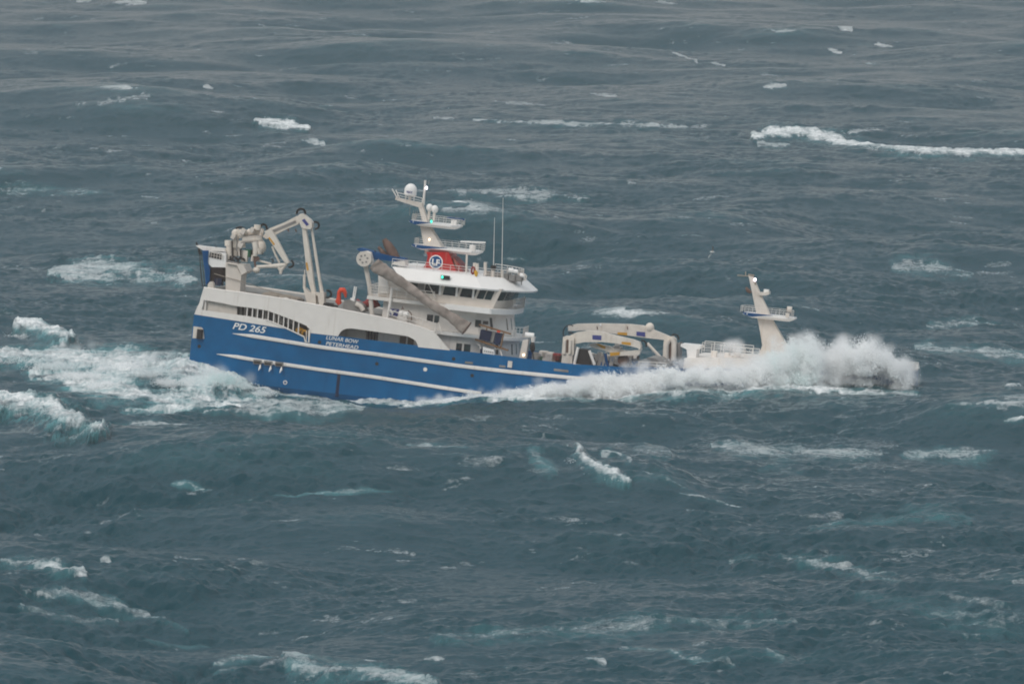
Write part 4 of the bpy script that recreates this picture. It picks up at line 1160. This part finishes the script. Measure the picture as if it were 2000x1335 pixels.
m = MB(); m.pp([(1104.5, 688), (1106, 663), (1111, 663), (1110, 688)], -5.53, -5.45); m.build('column_slot', 'exhaust', near)
m = MB(); m.pp([(1150, 672), (1163, 670), (1190, 676), (1200, 682), (1240, 686), (1244, 690), (1200, 692), (1180, 684), (1156, 678)], -4.4, -3.9); m.pp([(1191, 689), (1211, 687), (1247, 683), (1251, 678), (1253, 682), (1248, 693), (1200, 695), (1191, 694)], -5.0, -4.4); fo = m.build('folded_jib', 'crane', near, bevel=.03)
MB().pp([(1163, 671), (1170, 671), (1183, 677), (1182, 681), (1175, 679)], -4.44, -4.36).build('boom_label', 'amber', fo)
MB().pp([(1191, 688.5), (1210.5, 687), (1210, 693), (1192, 695)], -5.04, -4.96).build('boom_label', 'amber', fo)
m = MB(); m.cyl(L(1201, 674, -5), L(1210, 675, -5), .26, 10); m.build('boom_bracket', 'grey', near)
farc = fore_crane(4.8, 0, [(1109.5, 646), (1109.5, 635.6), (1125, 632.5), (1173, 631.5), (1230, 633), (1255, 635.6), (1277, 644.5), (1306, 656.5), (1314, 662), (1300, 666), (1297, 663.5), (1260, 659.5), (1220, 654), (1176, 648.6), (1142, 644.7), (1122, 646)],
    [[(1243, 647), (1260, 648.5), (1260, 657.5), (1243, 655)], [(1206, 648.5), (1225, 649.5), (1224.5, 655), (1206, 653)]],
    [(1294, 706), (1296, 668), (1299, 659), (1312, 657), (1318, 662), (1321, 706)], None)
m = MB(); m.pp([(1304, 706), (1305, 668), (1311, 667), (1312, 706)], 4.07, 4.2); m.build('column_slot', 'exhaust', farc)
m = MB(); m.tube([L(1301, 704, 4), L(1302, 672, 4), L(1307, 664, 4)], .26, 10); m.tube([L(1316, 704, 4), L(1316, 668, 4), L(1310, 661, 4)], .26, 10); m.build('column_rib', 'crane', farc)
MB().pp([(1321, 708), (1321, 670), (1328, 668), (1328, 708)], 4.3, 6).build('crane_ladder', 'grey', farc)
MB().ball(L(1269, 640, 4.6), (.45, .4, .5), 12, 8).build('pivot_cap', 'crane', farc)
m = MB(); m.tube([L(1264, 670, 3.6), L(1291, 699, 3.6)], .16, 8); m.build('boom_strut', 'crane', farc)
for a in (1166, 1225): MB().beam(L(a, 637, 4.33), L(a + 1, 643, 4.33), .08, .08, .06).build('boom_seam', 'exhaust', farc)
hose(1113, 650, 13, 60, 205, -4.6, near, 1, 1.2); hose(1254, 673, 9, -30, 100, -4.8, near, 2); hose(1317, 661, 9, -15, 130, 4.6, farc, 2); hose(1115, 655, 6, 20, 140, -5.2, near, 2)
MB().tube([L(1171.5, 632, 4.4), L(1174, 636, 4.4)], .13, 8).build('boom_pin', 'roof_white', farc)

# deck machinery between the cranes
hb_ = MB().pp([(1120, 716), (1128, 681), (1149, 683), (1156, 716)], -6.2, -4.8).build('hatch_cover', 'dark', ship)
m = MB(); m.tube([L(1121, 715, -6.4), L(1129, 678, -6.4)], .14, 8); m.tube([L(1151, 684, -6.4), L(1161, 712, -6.4)], .14, 8); m.tube([L(1120, 714, -6.6), L(1146, 717, -6.6)], .2, 8); m.build('hatch_frame', 'white', hb_)
dmo = None
for i in range(34):
    a = prng.uniform(1158, 1245); y_ = prng.uniform(694, 712); s = prng.uniform(.18, .6)
    o = MB().box(L(a, y_, prng.uniform(-4, 2)), (s, s, s * prng.uniform(.6, 1.6)), Matrix.Rotation(prng.uniform(-.3, .3), 3, 'Y')).build('pump_manifold' if dmo is None else 'manifold_block', 'cream', ship if dmo is None else dmo)
    dmo = dmo or o
for i in range(14):
    a = prng.uniform(1160, 1240); MB().tube([L(a, 714, -3), L(a + prng.uniform(-5, 8), prng.uniform(684, 696), -3)], .08, 6).build('manifold_pipe', 'cream', dmo)
for i in range(22):
    a = prng.uniform(1156, 1250); MB().box(L(a, prng.uniform(696, 714), prng.uniform(-3, 3)), (prng.uniform(.2, .7), .5, prng.uniform(.2, .6))).build('manifold_valve', 'dark', dmo)
c = L(1218, 703, -4); m = MB(); m.cyl((c.x, -4.6, c.z), (c.x, -3.4, c.z), .5, 18); m.build('hose_reel', 'exhaust', ship)
m = MB(); m.tube([L(1182, 690, -4.6), L(1184.5, 704, -4.6), L(1188, 716, -4.6)], .14, 8); m.build('deck_hydrant', 'blue_trim', ship)
MB().pp([(1196, 676), (1212, 678), (1212, 700), (1196, 700)], 1.0, 2.5).build('vent_box', 'grey', ship)
MB().pp([(1248, 714), (1248, 704), (1263, 702), (1264, 698), (1280, 700), (1300, 713), (1300, 718)], -3.5, 2).build('forward_hatch', 'grey', ship)
m = MB(); m.rail([L(1246, 716, -5.8), L(1300, 719, -5)], .5, .8, 2, .05); m.build('railing', 'white', ship)
for i, (a, b, s, mt) in enumerate(((1050, 697, .6, 'deck'), (1062, 692, .5, 'cream'), (1070, 697, .7, 'cream'), (1078, 700, .6, 'rope'), (1088, 697, .5, 'dull_red'), (1094, 700, .45, 'dark'), (1056, 699, .4, 'green'))):
    MB().box(L(a, b, -2), (s * 1.6, 1.2, s * 1.4)).build('deck_winch', mt, ship, bevel=.06)

# ---------------------------------------------------------------- forecastle and fore mast
def fo_ring(x, dz0, dz1, k):
    b = half(x, top(x)) * k; z = top(x)
    return [(x, -b, z + dz0), (x, -b * .97, z + dz1), (x, b * .97, z + dz1), (x, b, z + dz0)]
fx = [13.0, 15, 18, 21, 24, 27, 30, 32, 33.6, 34.4]
fc = MB().rings([fo_ring(x, -.1, [.95, .95, .9, .85, .8, .8, .8, .8, .7, .6][i], 1.0) for i, x in enumerate(fx)]).build('forecastle', 'white', ship)
fh = MB().pp([(1329, 676), (1330, 671), (1368, 674.5), (1369, 680), (1361, 682), (1358, 706), (1343, 706), (1341, 682)], -4.6, -2.2).build('forecastle_house', 'roof_white', ship, bevel=.06)
fr = [Vector((x, -half(x, top(x)) * .93, top(x) + .9)) for i, x in enumerate(fx[:4])]
m = MB(); m.rail([L(1370, 690, -5.2), L(1425, 696, -4.6), L(1482, 703, -3.8)], 1.05, .8, 3, .035); m.build('railing', 'white', fc)
m = MB(); m.rail([L(1375, 686, 4), L(1470, 695, 3.6)], 1.0, .9, 3, .035); m.build('railing', 'white', fc)
m = MB()
for a, b, s in ((1395, 692, .5), (1420, 694, .4), (1440, 696, .55), (1427, 699, .35)): m.box(L(a, b, -2.5), (s, .8, s * 1.5))
m.build('windlass', 'white', fc)
bt = [Vector((33.2, -.9, top(33.2) + .75)), Vector((34.5, -.25, top(34.5) + .7)), Vector((34.5, .25, top(34.5) + .7)), Vector((33.2, .9, top(33.2) + .75))]
m = MB(); m.pp([(1776, 709), (1793, 710), (1794.5, 720), (1779, 721)], -.4, .4); m.rail([L(1766, 716, -1), L(1793, 718, -.3), L(1793, 718, .3)], .5, .5, 3, .05); m.build('bow_pulpit', 'roof_white', fc)
def fmast(rows):
    m = MB(); rr = []
    for a, b, py, h in rows:
        p, q = L(a, py, -h), L(b, py + (b - a) * .09, -h)
        rr.append([(p.x, -h, p.z), (q.x, -h * .8, q.z), (q.x, h * .8, q.z), (p.x, h, p.z)])
    return m.rings(rr)
fm = fmast([(1478, 1556, 703, .75), (1484, 1546, 688, .7), (1488.5, 1538, 674, .65), (1484.5, 1523, 648, .6), (1479.3, 1507.6, 622, .5), (1475, 1499, 602, .45), (1468.5, 1484, 570, .33), (1462.8, 1473, 543, .25), (1461.5, 1468, 537, .2)]).build('fore_mast', 'cream', ship, bevel=.03)
q0, q1 = L(1449.5, 607, -1.5), L(1550, 624, -1.5)
fp = wing('lookout_platform', fm, (q0.x, q1.x, (q0.z + q1.z) / 2), 1.5, 0, xl(1508, 619, -1.5))
MB().box(L(1538, 616, -1.3), (.35, .3, .42)).build('platform_locker', 'cream', fp)
c = L(1542, 604, -.6); fl = MB(); fl.cyl((c.x - .22, c.y, c.z), (c.x + .22, c.y, c.z), .28, 12); fl_o = fl.build('floodlight', 'cream', fp)
MB().cyl((c.x - .28, c.y, c.z), (c.x - .2, c.y, c.z), .25, 12).build('floodlight_lens', 'dark', fl_o)
MB().cyl((c.x, c.y, c.z - .7), (c.x, c.y, c.z - .2), .05, 6).build('floodlight_post', 'grey', fl_o)
MB().pp([(1478, 570.5), (1493, 571), (1502, 569), (1502, 575), (1494, 577), (1482, 577)], -.5, .5).build('light_shelf', 'cream', fm)
MB().box(L(1497, 568, 0), (.48, .4, .3)).build('shelf_lamp', 'roof_white', fm)
m = MB(); m.tube([L(1467, 571, 0), L(1461, 567.5, 0), L(1457, 561, 0)], [.14, .2, .1], 10); m.build('fog_horn', 'exhaust', fm)
m = MB(); m.tube([L(1440, 536.5, -.1), L(1464, 539, -.1)], .035, 5); m.tube([L(1440, 538.5, .2), L(1464, 540, .2)], .025, 5); m.tube([L(1456.5, 539, 0), L(1456.5, 530, 0)], .06, 6); m.box(L(1467, 537.5, 0), (.55, .4, .2)); m.tube([L(1474, 549, -.2), L(1476, 556, -.2)], .1, 6); m.build('wind_sensor', 'rope', fm)
MB().ball(L(1474.8, 546, -.25), (.1, .1, .16), 10, 8).build('masthead_light', 'lamp_white', fm)

# ---------------------------------------------------------------- loose things on board
def on_board(name, mb, mat, label, cat, group=None, bevel=0.0):
    o = mb.build(name, mat, None, bevel); o.matrix_world = SHIP_W
    return tag(o, label, cat, group)
m = MB(); P_ = [L(a, b, -5) for a, b in ((664, 594), (660.5, 588), (662, 580), (662.5, 571), (666, 566.5), (671, 566.5), (674, 571), (675.5, 581))]
m.tube(P_, [.22, .30, .20, .20, .27, .27, .20, .08], 12)
on_board('cargo_hook', m, 'orange', 'bright orange hook-shaped lifting gear standing on the after deck', 'lifting hook')
m = MB(); m.tube([L(697, 584, -3), L(703, 593, -3), L(712, 594.5, -3), L(722, 590, -3), L(733, 593, -3), L(742.5, 597, -3)], [.1, .28, .3, .5, .46, .06], 14)
on_board('net_float', m, 'dull_red', 'dark red tapering float lying behind the white gantry post', 'float')
m = MB(); m.tube([L(928.5, 528, -6.1), L(930, 534, -6.1), L(930, 541, -6.1)], [.10, .2, .06], 8)
on_board('marker_flag', m, 'yellow', 'small yellow bundle hung on the wheelhouse roof rail', 'marker')
m = MB(); q = L(924, 528, -6.0)
m.tube([(q.x + .30 * math.sin(t) * .45, -6.05, q.z + .33 * math.cos(t)) for t in np.linspace(0, 2 * math.pi, 20)], .085, 8)
on_board('lifebuoy', m, 'dull_red', 'red lifebuoy on the wheelhouse roof rail beside a yellow bundle', 'lifebuoy')

# ------------------------------------------------------------------ spray: clouds of small water drops and shreds
SPN = noise_tile(96, 1.6, 31, 2, 3)
def n3(p, size):
    n = 96
    q = (p / size * n).astype(np.int64) % n
    return SPN[q[:, 0], q[:, 1], q[:, 2]]

def spray_material():
    m, t, b = new_mat('white_spray')
    t.nodes.remove(b)
    N = t.nodes.new; K = t.links.new
    o = t.nodes['Material Output']
    at = N('ShaderNodeAttribute'); at.attribute_name = 'tint'
    cm_ = N('ShaderNodeMix'); cm_.data_type = 'RGBA'
    cm_.inputs[6].default_value = (0.97, 0.975, 0.975, 1); cm_.inputs[7].default_value = (0.50, 0.80, 0.79, 1)
    K(at.outputs['Fac'], cm_.inputs[0])
    d = N('ShaderNodeBsdfDiffuse'); tr = N('ShaderNodeBsdfTranslucent'); mx_ = N('ShaderNodeMixShader')
    mx_.inputs[0].default_value = 0.45
    K(cm_.outputs[2], d.inputs[0]); K(cm_.outputs[2], tr.inputs[0])
    K(d.outputs[0], mx_.inputs[1]); K(tr.outputs[0], mx_.inputs[2]); K(mx_.outputs[0], o.inputs[0])
    return m
SPRAY = spray_material()

def spray_cloud(name, puffs, label, seed):
    """puffs: centre xyz, radii xyz, number of drops, tint, softness"""
    r = np.random.default_rng(seed)
    P_, T_, S_ = [], [], []
    for c, rad, n, tint, soft in puffs:
        d = r.standard_normal((n * 3, 3)); d /= np.linalg.norm(d, axis=1)[:, None]
        q = r.random(n * 3) ** (1 / 2.4) * (1 + soft * np.abs(r.standard_normal(n * 3)) * 0.5)
        p = np.array(c) + d * q[:, None] * np.array(rad) * 0.9
        sh = p.copy(); sh[:, 0] += 0.5 * (p[:, 2] - c[2])            # shreds lean with the wind
        sh[:, 2] *= 0.55
        nz = 0.6 * n3(sh + 50, 9.0) + 0.4 * n3(sh + 20, 3.3)
        keep = nz > 0.30 + 0.55 * sm(0.35, 1.15, q)
        keep &= r.random(n * 3) < 0.95
        p = p[keep][:n]
        P_.append(p); T_.append(np.full(len(p), tint) * (0.4 + 0.9 * n3(p, 5.0)))
    p = np.concatenate(P_); tt = np.concatenate(T_); n = len(p)
    s = 0.0155 * np.exp(r.standard_normal(n) * 0.45) * 1.25
    a = r.standard_normal((n, 3)); a /= np.linalg.norm(a, axis=1)[:, None]
    fl = np.array([-0.5, -0.2, 0.75]); a = a * 0.8 + fl * 0.25; a /= np.linalg.norm(a, axis=1)[:, None]
    b = np.cross(a, r.standard_normal((n, 3))); b /= np.linalg.norm(b, axis=1)[:, None]
    v = np.stack([p - a * s[:, None] * 1.5 - b * s[:, None], p - a * s[:, None] * 1.5 + b * s[:, None], p + a * s[:, None] * 1.6], 1).reshape(-1, 3).astype(np.float32)
    me = bpy.data.meshes.new(name)
    me.vertices.add(n * 3); me.vertices.foreach_set('co', v.ravel())
    me.loops.add(n * 3); me.loops.foreach_set('vertex_index', np.arange(n * 3, dtype=np.int32))
    me.polygons.add(n); me.polygons.foreach_set('loop_start', np.arange(0, n * 3, 3, dtype=np.int32))
    me.update(calc_edges=True)
    at = me.attributes.new('tint', 'FLOAT', 'POINT')
    at.data.foreach_set('value', np.repeat(np.clip(tt, 0, 1), 3).astype(np.float32))
    me.materials.append(SPRAY)
    o = bpy.data.objects.new(name, me); COL.objects.link(o)
    o['kind'] = 'stuff'; o['label'] = label
    return o

def mist_cloud(name, pts, voxel, density, label):
    """soft airborne mist: a fog grid whose density falls off with distance from a scatter of centres, broken up by noise"""
    me = bpy.data.meshes.new(name)
    n = len(pts)
    me.vertices.add(n); me.vertices.foreach_set('co', np.array([p[:3] for p in pts], np.float32).ravel())
    at = me.attributes.new('reach', 'FLOAT', 'POINT'); at.data.foreach_set('value', np.array([p[3] for p in pts], np.float32))
    o = bpy.data.objects.new(name, me); COL.objects.link(o)
    m = bpy.data.materials.new('spray_mist'); m.use_nodes = True
    t = m.node_tree; t.nodes.remove(t.nodes['Principled BSDF'])
    v = t.nodes.new('ShaderNodeVolumePrincipled')
    v.inputs['Color'].default_value = (0.998, 0.998, 0.998, 1); v.inputs['Density'].default_value = density; v.inputs['Anisotropy'].default_value = 0.1
    t.links.new(v.outputs[0], t.nodes['Material Output'].inputs['Volume'])
    g = bpy.data.node_groups.new(name, 'GeometryNodeTree')
    g.interface.new_socket('Geometry', in_out='INPUT', socket_type='NodeSocketGeometry')
    g.interface.new_socket('Geometry', in_out='OUTPUT', socket_type='NodeSocketGeometry')
    N = g.nodes.new; K = g.links.new
    gi = N('NodeGroupInput'); go = N('NodeGroupOutput')
    vc = N('GeometryNodeVolumeCube')
    c = np.array([p[:3] for p in pts]); rmax = max(p[3] for p in pts)
    lo = c.min(0) - rmax * 1.3; hi = c.max(0) + rmax * 1.3
    vc.inputs['Min'].default_value = lo; vc.inputs['Max'].default_value = hi
    for i, k in enumerate(('Resolution X', 'Resolution Y', 'Resolution Z')):
        vc.inputs[k].default_value = max(8, int((hi[i] - lo[i]) / voxel))
    pos = N('GeometryNodeInputPosition')
    px_ = N('GeometryNodeProximity'); px_.target_element = 'POINTS'
    K(gi.outputs[0], px_.inputs[0])
    sn = N('GeometryNodeSampleNearest'); sn.domain = 'POINT'; K(gi.outputs[0], sn.inputs[0])
    si = N('GeometryNodeSampleIndex'); si.data_type = 'FLOAT'; si.domain = 'POINT'; K(gi.outputs[0], si.inputs[0])
    na = N('GeometryNodeInputNamedAttribute'); na.data_type = 'FLOAT'; na.inputs[0].default_value = 'reach'
    K(na.outputs[0], si.inputs['Value']); K(sn.outputs[0], si.inputs['Index'])
    dv = N('ShaderNodeMath'); dv.operation = 'DIVIDE'; K(px_.outputs['Distance'], dv.inputs[0]); K(si.outputs[0], dv.inputs[1])
    mr = N('ShaderNodeMapRange'); mr.inputs['From Min'].default_value = 1.0; mr.inputs['From Max'].default_value = 0.15; mr.interpolation_type = 'SMOOTHSTEP'
    K(dv.outputs[0], mr.inputs['Value'])
    nz = N('ShaderNodeTexNoise'); nz.inputs['Scale'].default_value = 0.85; nz.inputs['Detail'].default_value = 5; nz.inputs['Roughness'].default_value = 0.6
    mpn = N('ShaderNodeVectorMath'); mpn.operation = 'MULTIPLY'; mpn.inputs[1].default_value = (1.0, 0.7, 0.75)
    K(pos.outputs[0], mpn.inputs[0]); K(mpn.outputs[0], nz.inputs['Vector'])
    mn = N('ShaderNodeMapRange'); mn.inputs['From Min'].default_value = 0.38; mn.inputs['From Max'].default_value = 0.68
    K(nz.outputs[0], mn.inputs['Value'])
    mu = N('ShaderNodeMath'); mu.operation = 'MULTIPLY'; K(mr.outputs[0], mu.inputs[0]); K(mn.outputs[0], mu.inputs[1])
    K(mu.outputs[0], vc.inputs['Density'])
    sm_ = N('GeometryNodeSetMaterial'); sm_.inputs['Material'].default_value = m
    K(vc.outputs[0], sm_.inputs[0]); K(sm_.outputs[0], go.inputs[0])
    md = o.modifiers.new('mist', 'NODES'); md.node_group = g
    me.materials.append(m)
    o['kind'] = 'stuff'; o['label'] = label
    return o

PM = PX_PER_M
bow = []
def bow_puff(px, py, rx, rz, y, ry, n, tint=0.0, soft=0.5):
    bow.append((W(L(px, py, y)), (rx / PM, ry, rz / PM), int(n * 1.9), tint, soft))
for px, py, rx, rz, n in ((850, 783, 50, 3, 2500), (900, 779, 60, 5, 5000), (960, 772, 60, 8, 8000), (1020, 766, 60, 11, 10000), (1080, 760, 55, 17, 14000), (1130, 757, 50, 25, 18000), (1180, 755, 50, 31, 22000),
                          (1225, 752, 45, 30, 20000), (1265, 742, 42, 27, 17000), (1305, 730, 45, 25, 17000), (1350, 729, 45, 24, 17000), (1400, 730, 45, 23, 17000), (1450, 730, 45, 26, 18000), (1490, 727, 40, 31, 18000)):
    bow_puff(px, py + (4 if px > 1250 else 1), rx, rz, -8.8, 2.2, n)
for px, py, rx, rz, n, ti in ((1515, 716, 42, 36, 20000, .12), (1552, 704, 44, 49, 26000, .08), (1584, 703, 32, 52, 22000, .04), (1572, 737, 42, 22, 16000, .15), (1528, 742, 48, 17, 14000, .2)):
    bow_puff(px, py, rx, rz, -7.5, 2.6, n, ti, .4)
for px, py, rx, rz, n in ((1632, 712, 30, 38, 17000), (1660, 702, 40, 36, 20000), (1692, 699, 40, 37, 20000), (1722, 708, 36, 32, 17000), (1748, 722, 34, 27, 14000), (1770, 742, 20, 24, 12000), (1690, 722, 62, 16, 14000), (1760, 756, 24, 11, 5000), (1690, 746, 48, 12, 3500), (1626, 742, 22, 18, 9000)):
    bow_puff(px, py, rx, rz, -5.0, 3.2, n, 0, .6)
for px, py, rx, rz, n in ((1440, 682, 60, 20, 900), (1545, 668, 55, 20, 2400), (1240, 712, 45, 14, 2200), (1690, 672, 70, 24, 3600), (1625, 680, 40, 28, 2600), (1775, 728, 18, 20, 1200), (1150, 730, 60, 14, 1800), (1350, 704, 70, 14, 2500)):
    bow_puff(px, py + 4, rx, rz * .7, -4.5, 3.5, n // 6, 0, .6)
spray_cloud('bow_spray', bow, 'white burst of spray thrown up along the bow', 41)

mr_ = random.Random(9); mist = []
for c_, rad_, n_, ti_, so_ in bow:
    for k in range(7):
        u_ = [mr_.uniform(-.75, .75) for _ in range(3)]
        mist.append((c_[0] + u_[0] * rad_[0], c_[1] + u_[1] * rad_[1], c_[2] + u_[2] * rad_[2] + .12, (.50 + .46 * rad_[2]) * mr_.uniform(.75, 1.25)))
mist_cloud('bow_mist', mist, 0.2, 1.7, 'soft white mist hanging round the spray at the bow')

def sea_puff(lst, px, py, rx, rz, ry, n, tint=0.0, soft=0.6):
    X_, Y_ = sea_point(px, py + rz * 0.7)
    sc = FPX / math.hypot(Y_ + CAM_BACK, CAM_UP)
    z = float(sea_height(np.array([X_]), np.array([Y_]))[0])
    lst.append(((X_, Y_, z + rz / sc * .5), (rx / sc, ry, rz / sc), n, tint, soft))
wk = []
for q in ((170, 733, 60, 14, 9000, 0), (110, 714, 60, 13, 8000, .1), (40, 705, 50, 10, 6000, .2), (230, 716, 70, 15, 10000, 0), (300, 728, 60, 13, 9000, .1), (345, 745, 60, 13, 9000, 0), (395, 745, 45, 16, 10000, .35), (432, 742, 42, 17, 11000, .5),
          (400, 730, 36, 10, 5000, .4), (465, 754, 40, 9, 6000, .2), (60, 655, 45, 7, 5000, .1), (125, 668, 30, 6, 3000, 0), (510, 767, 40, 6, 4000, .1), (200, 752, 40, 10, 5000, 0), (150, 690, 70, 14, 1800, 0), (330, 700, 60, 16, 1000, 0)):
    sea_puff(wk, q[0], q[1], q[2], q[3], 4.0, int(q[4] * 1.5), q[5])
mist = []
for c_, rad_, n_, ti_, so_ in wk:
    for k in range(5):
        mist.append((c_[0] + mr_.uniform(-.8, .8) * rad_[0], c_[1] + mr_.uniform(-1, 1) * rad_[1], c_[2] + mr_.uniform(0, 1.1) * rad_[2], (.55 + .5 * rad_[2]) * mr_.uniform(.7, 1.3)))
mist_cloud('wake_mist', mist, 0.25, 0.8, 'thin white mist blowing off the wake astern of the trawler')
spray_cloud('wake_spray', wk, 'white churned spray over the wake astern of the trawler', 42)
bk = []
for pts, tv, fs, bump, ae in STROKES[:44]:
    if fs < 0.8 or tv < 6.5: continue
    for i in range(len(pts) - 1):
        n = max(1, int(math.hypot(pts[i + 1][0] - pts[i][0], pts[i + 1][1] - pts[i][1]) / max(10, tv * 3)))
        for k in range(n):
            t = (k + .5) / n
            sea_puff(bk, pts[i][0] + (pts[i + 1][0] - pts[i][0]) * t, pts[i][1] + (pts[i + 1][1] - pts[i][1]) * t, tv * 2.2, tv * .45, tv * .5, int(40 * tv), 0, .8)
spray_cloud('crest_spray', bk, 'thin white spray blown from the breaking crests', 43)

# ------------------------------------------------------------------ a gull over the water
gull = bpy.data.objects.new('gull', None); COL.objects.link(gull)
d_ = ray(1391, 492); gp = CAM + d_ * ((30 - CAM[1]) / d_[1])
gull.location = gp; gull.rotation_euler = (R(-62), R(6), R(25))
tag(gull, 'small white gull banking steeply over the water ahead of the wheelhouse', 'bird')
m = MB(); m.tube([(-.26, 0, 0), (-.2, 0, .01), (-.08, 0, .0), (.06, 0, 0), (.16, 0, .02), (.22, 0, .03), (.27, 0, .02)], [.015, .04, .075, .08, .05, .045, .012], 10)
m.build('body', 'roof_white', gull)
for s in (-1, 1):
    m = MB()
    rr = []
    for y, xa, xb, z in ((0.05, -.06, .10, .03), (.25, -.05, .10, .10), (.42, -.09, .05, .12), (.60, -.17, -.07, .07), (.68, -.20, -.17, .04)):
        rr.append([(xa, s * y, z), (xb, s * y, z + .004), (xb - .01, s * y, z - .012), (xa, s * y, z - .006)])
    m.rings(rr); m.build('wing', 'grey' if s < 0 else 'roof_white', gull)

# ------------------------------------------------------------------ hazy air
hz = bpy.data.meshes.new('haze')
bm = bmesh.new(); bmesh.ops.create_cube(bm, size=1.0); bm.to_mesh(hz); bm.free()
haze = bpy.data.objects.new('haze', hz); COL.objects.link(haze)
haze.scale = (40000, 40000, 100); haze.location = (0, 0, 36)
haze['kind'] = 'stuff'
hm = bpy.data.materials.new('haze_air'); hm.use_nodes = True
ht = hm.node_tree; ht.nodes.remove(ht.nodes['Principled BSDF'])
pv = ht.nodes.new('ShaderNodeVolumePrincipled')
pv.inputs['Color'].default_value = (0.94, 0.86, 0.79, 1)
pv.inputs['Density'].default_value = 0.00007
pv.inputs['Anisotropy'].default_value = 0.0
ht.links.new(pv.outputs[0], ht.nodes['Material Output'].inputs['Volume'])
hz.materials.append(hm)
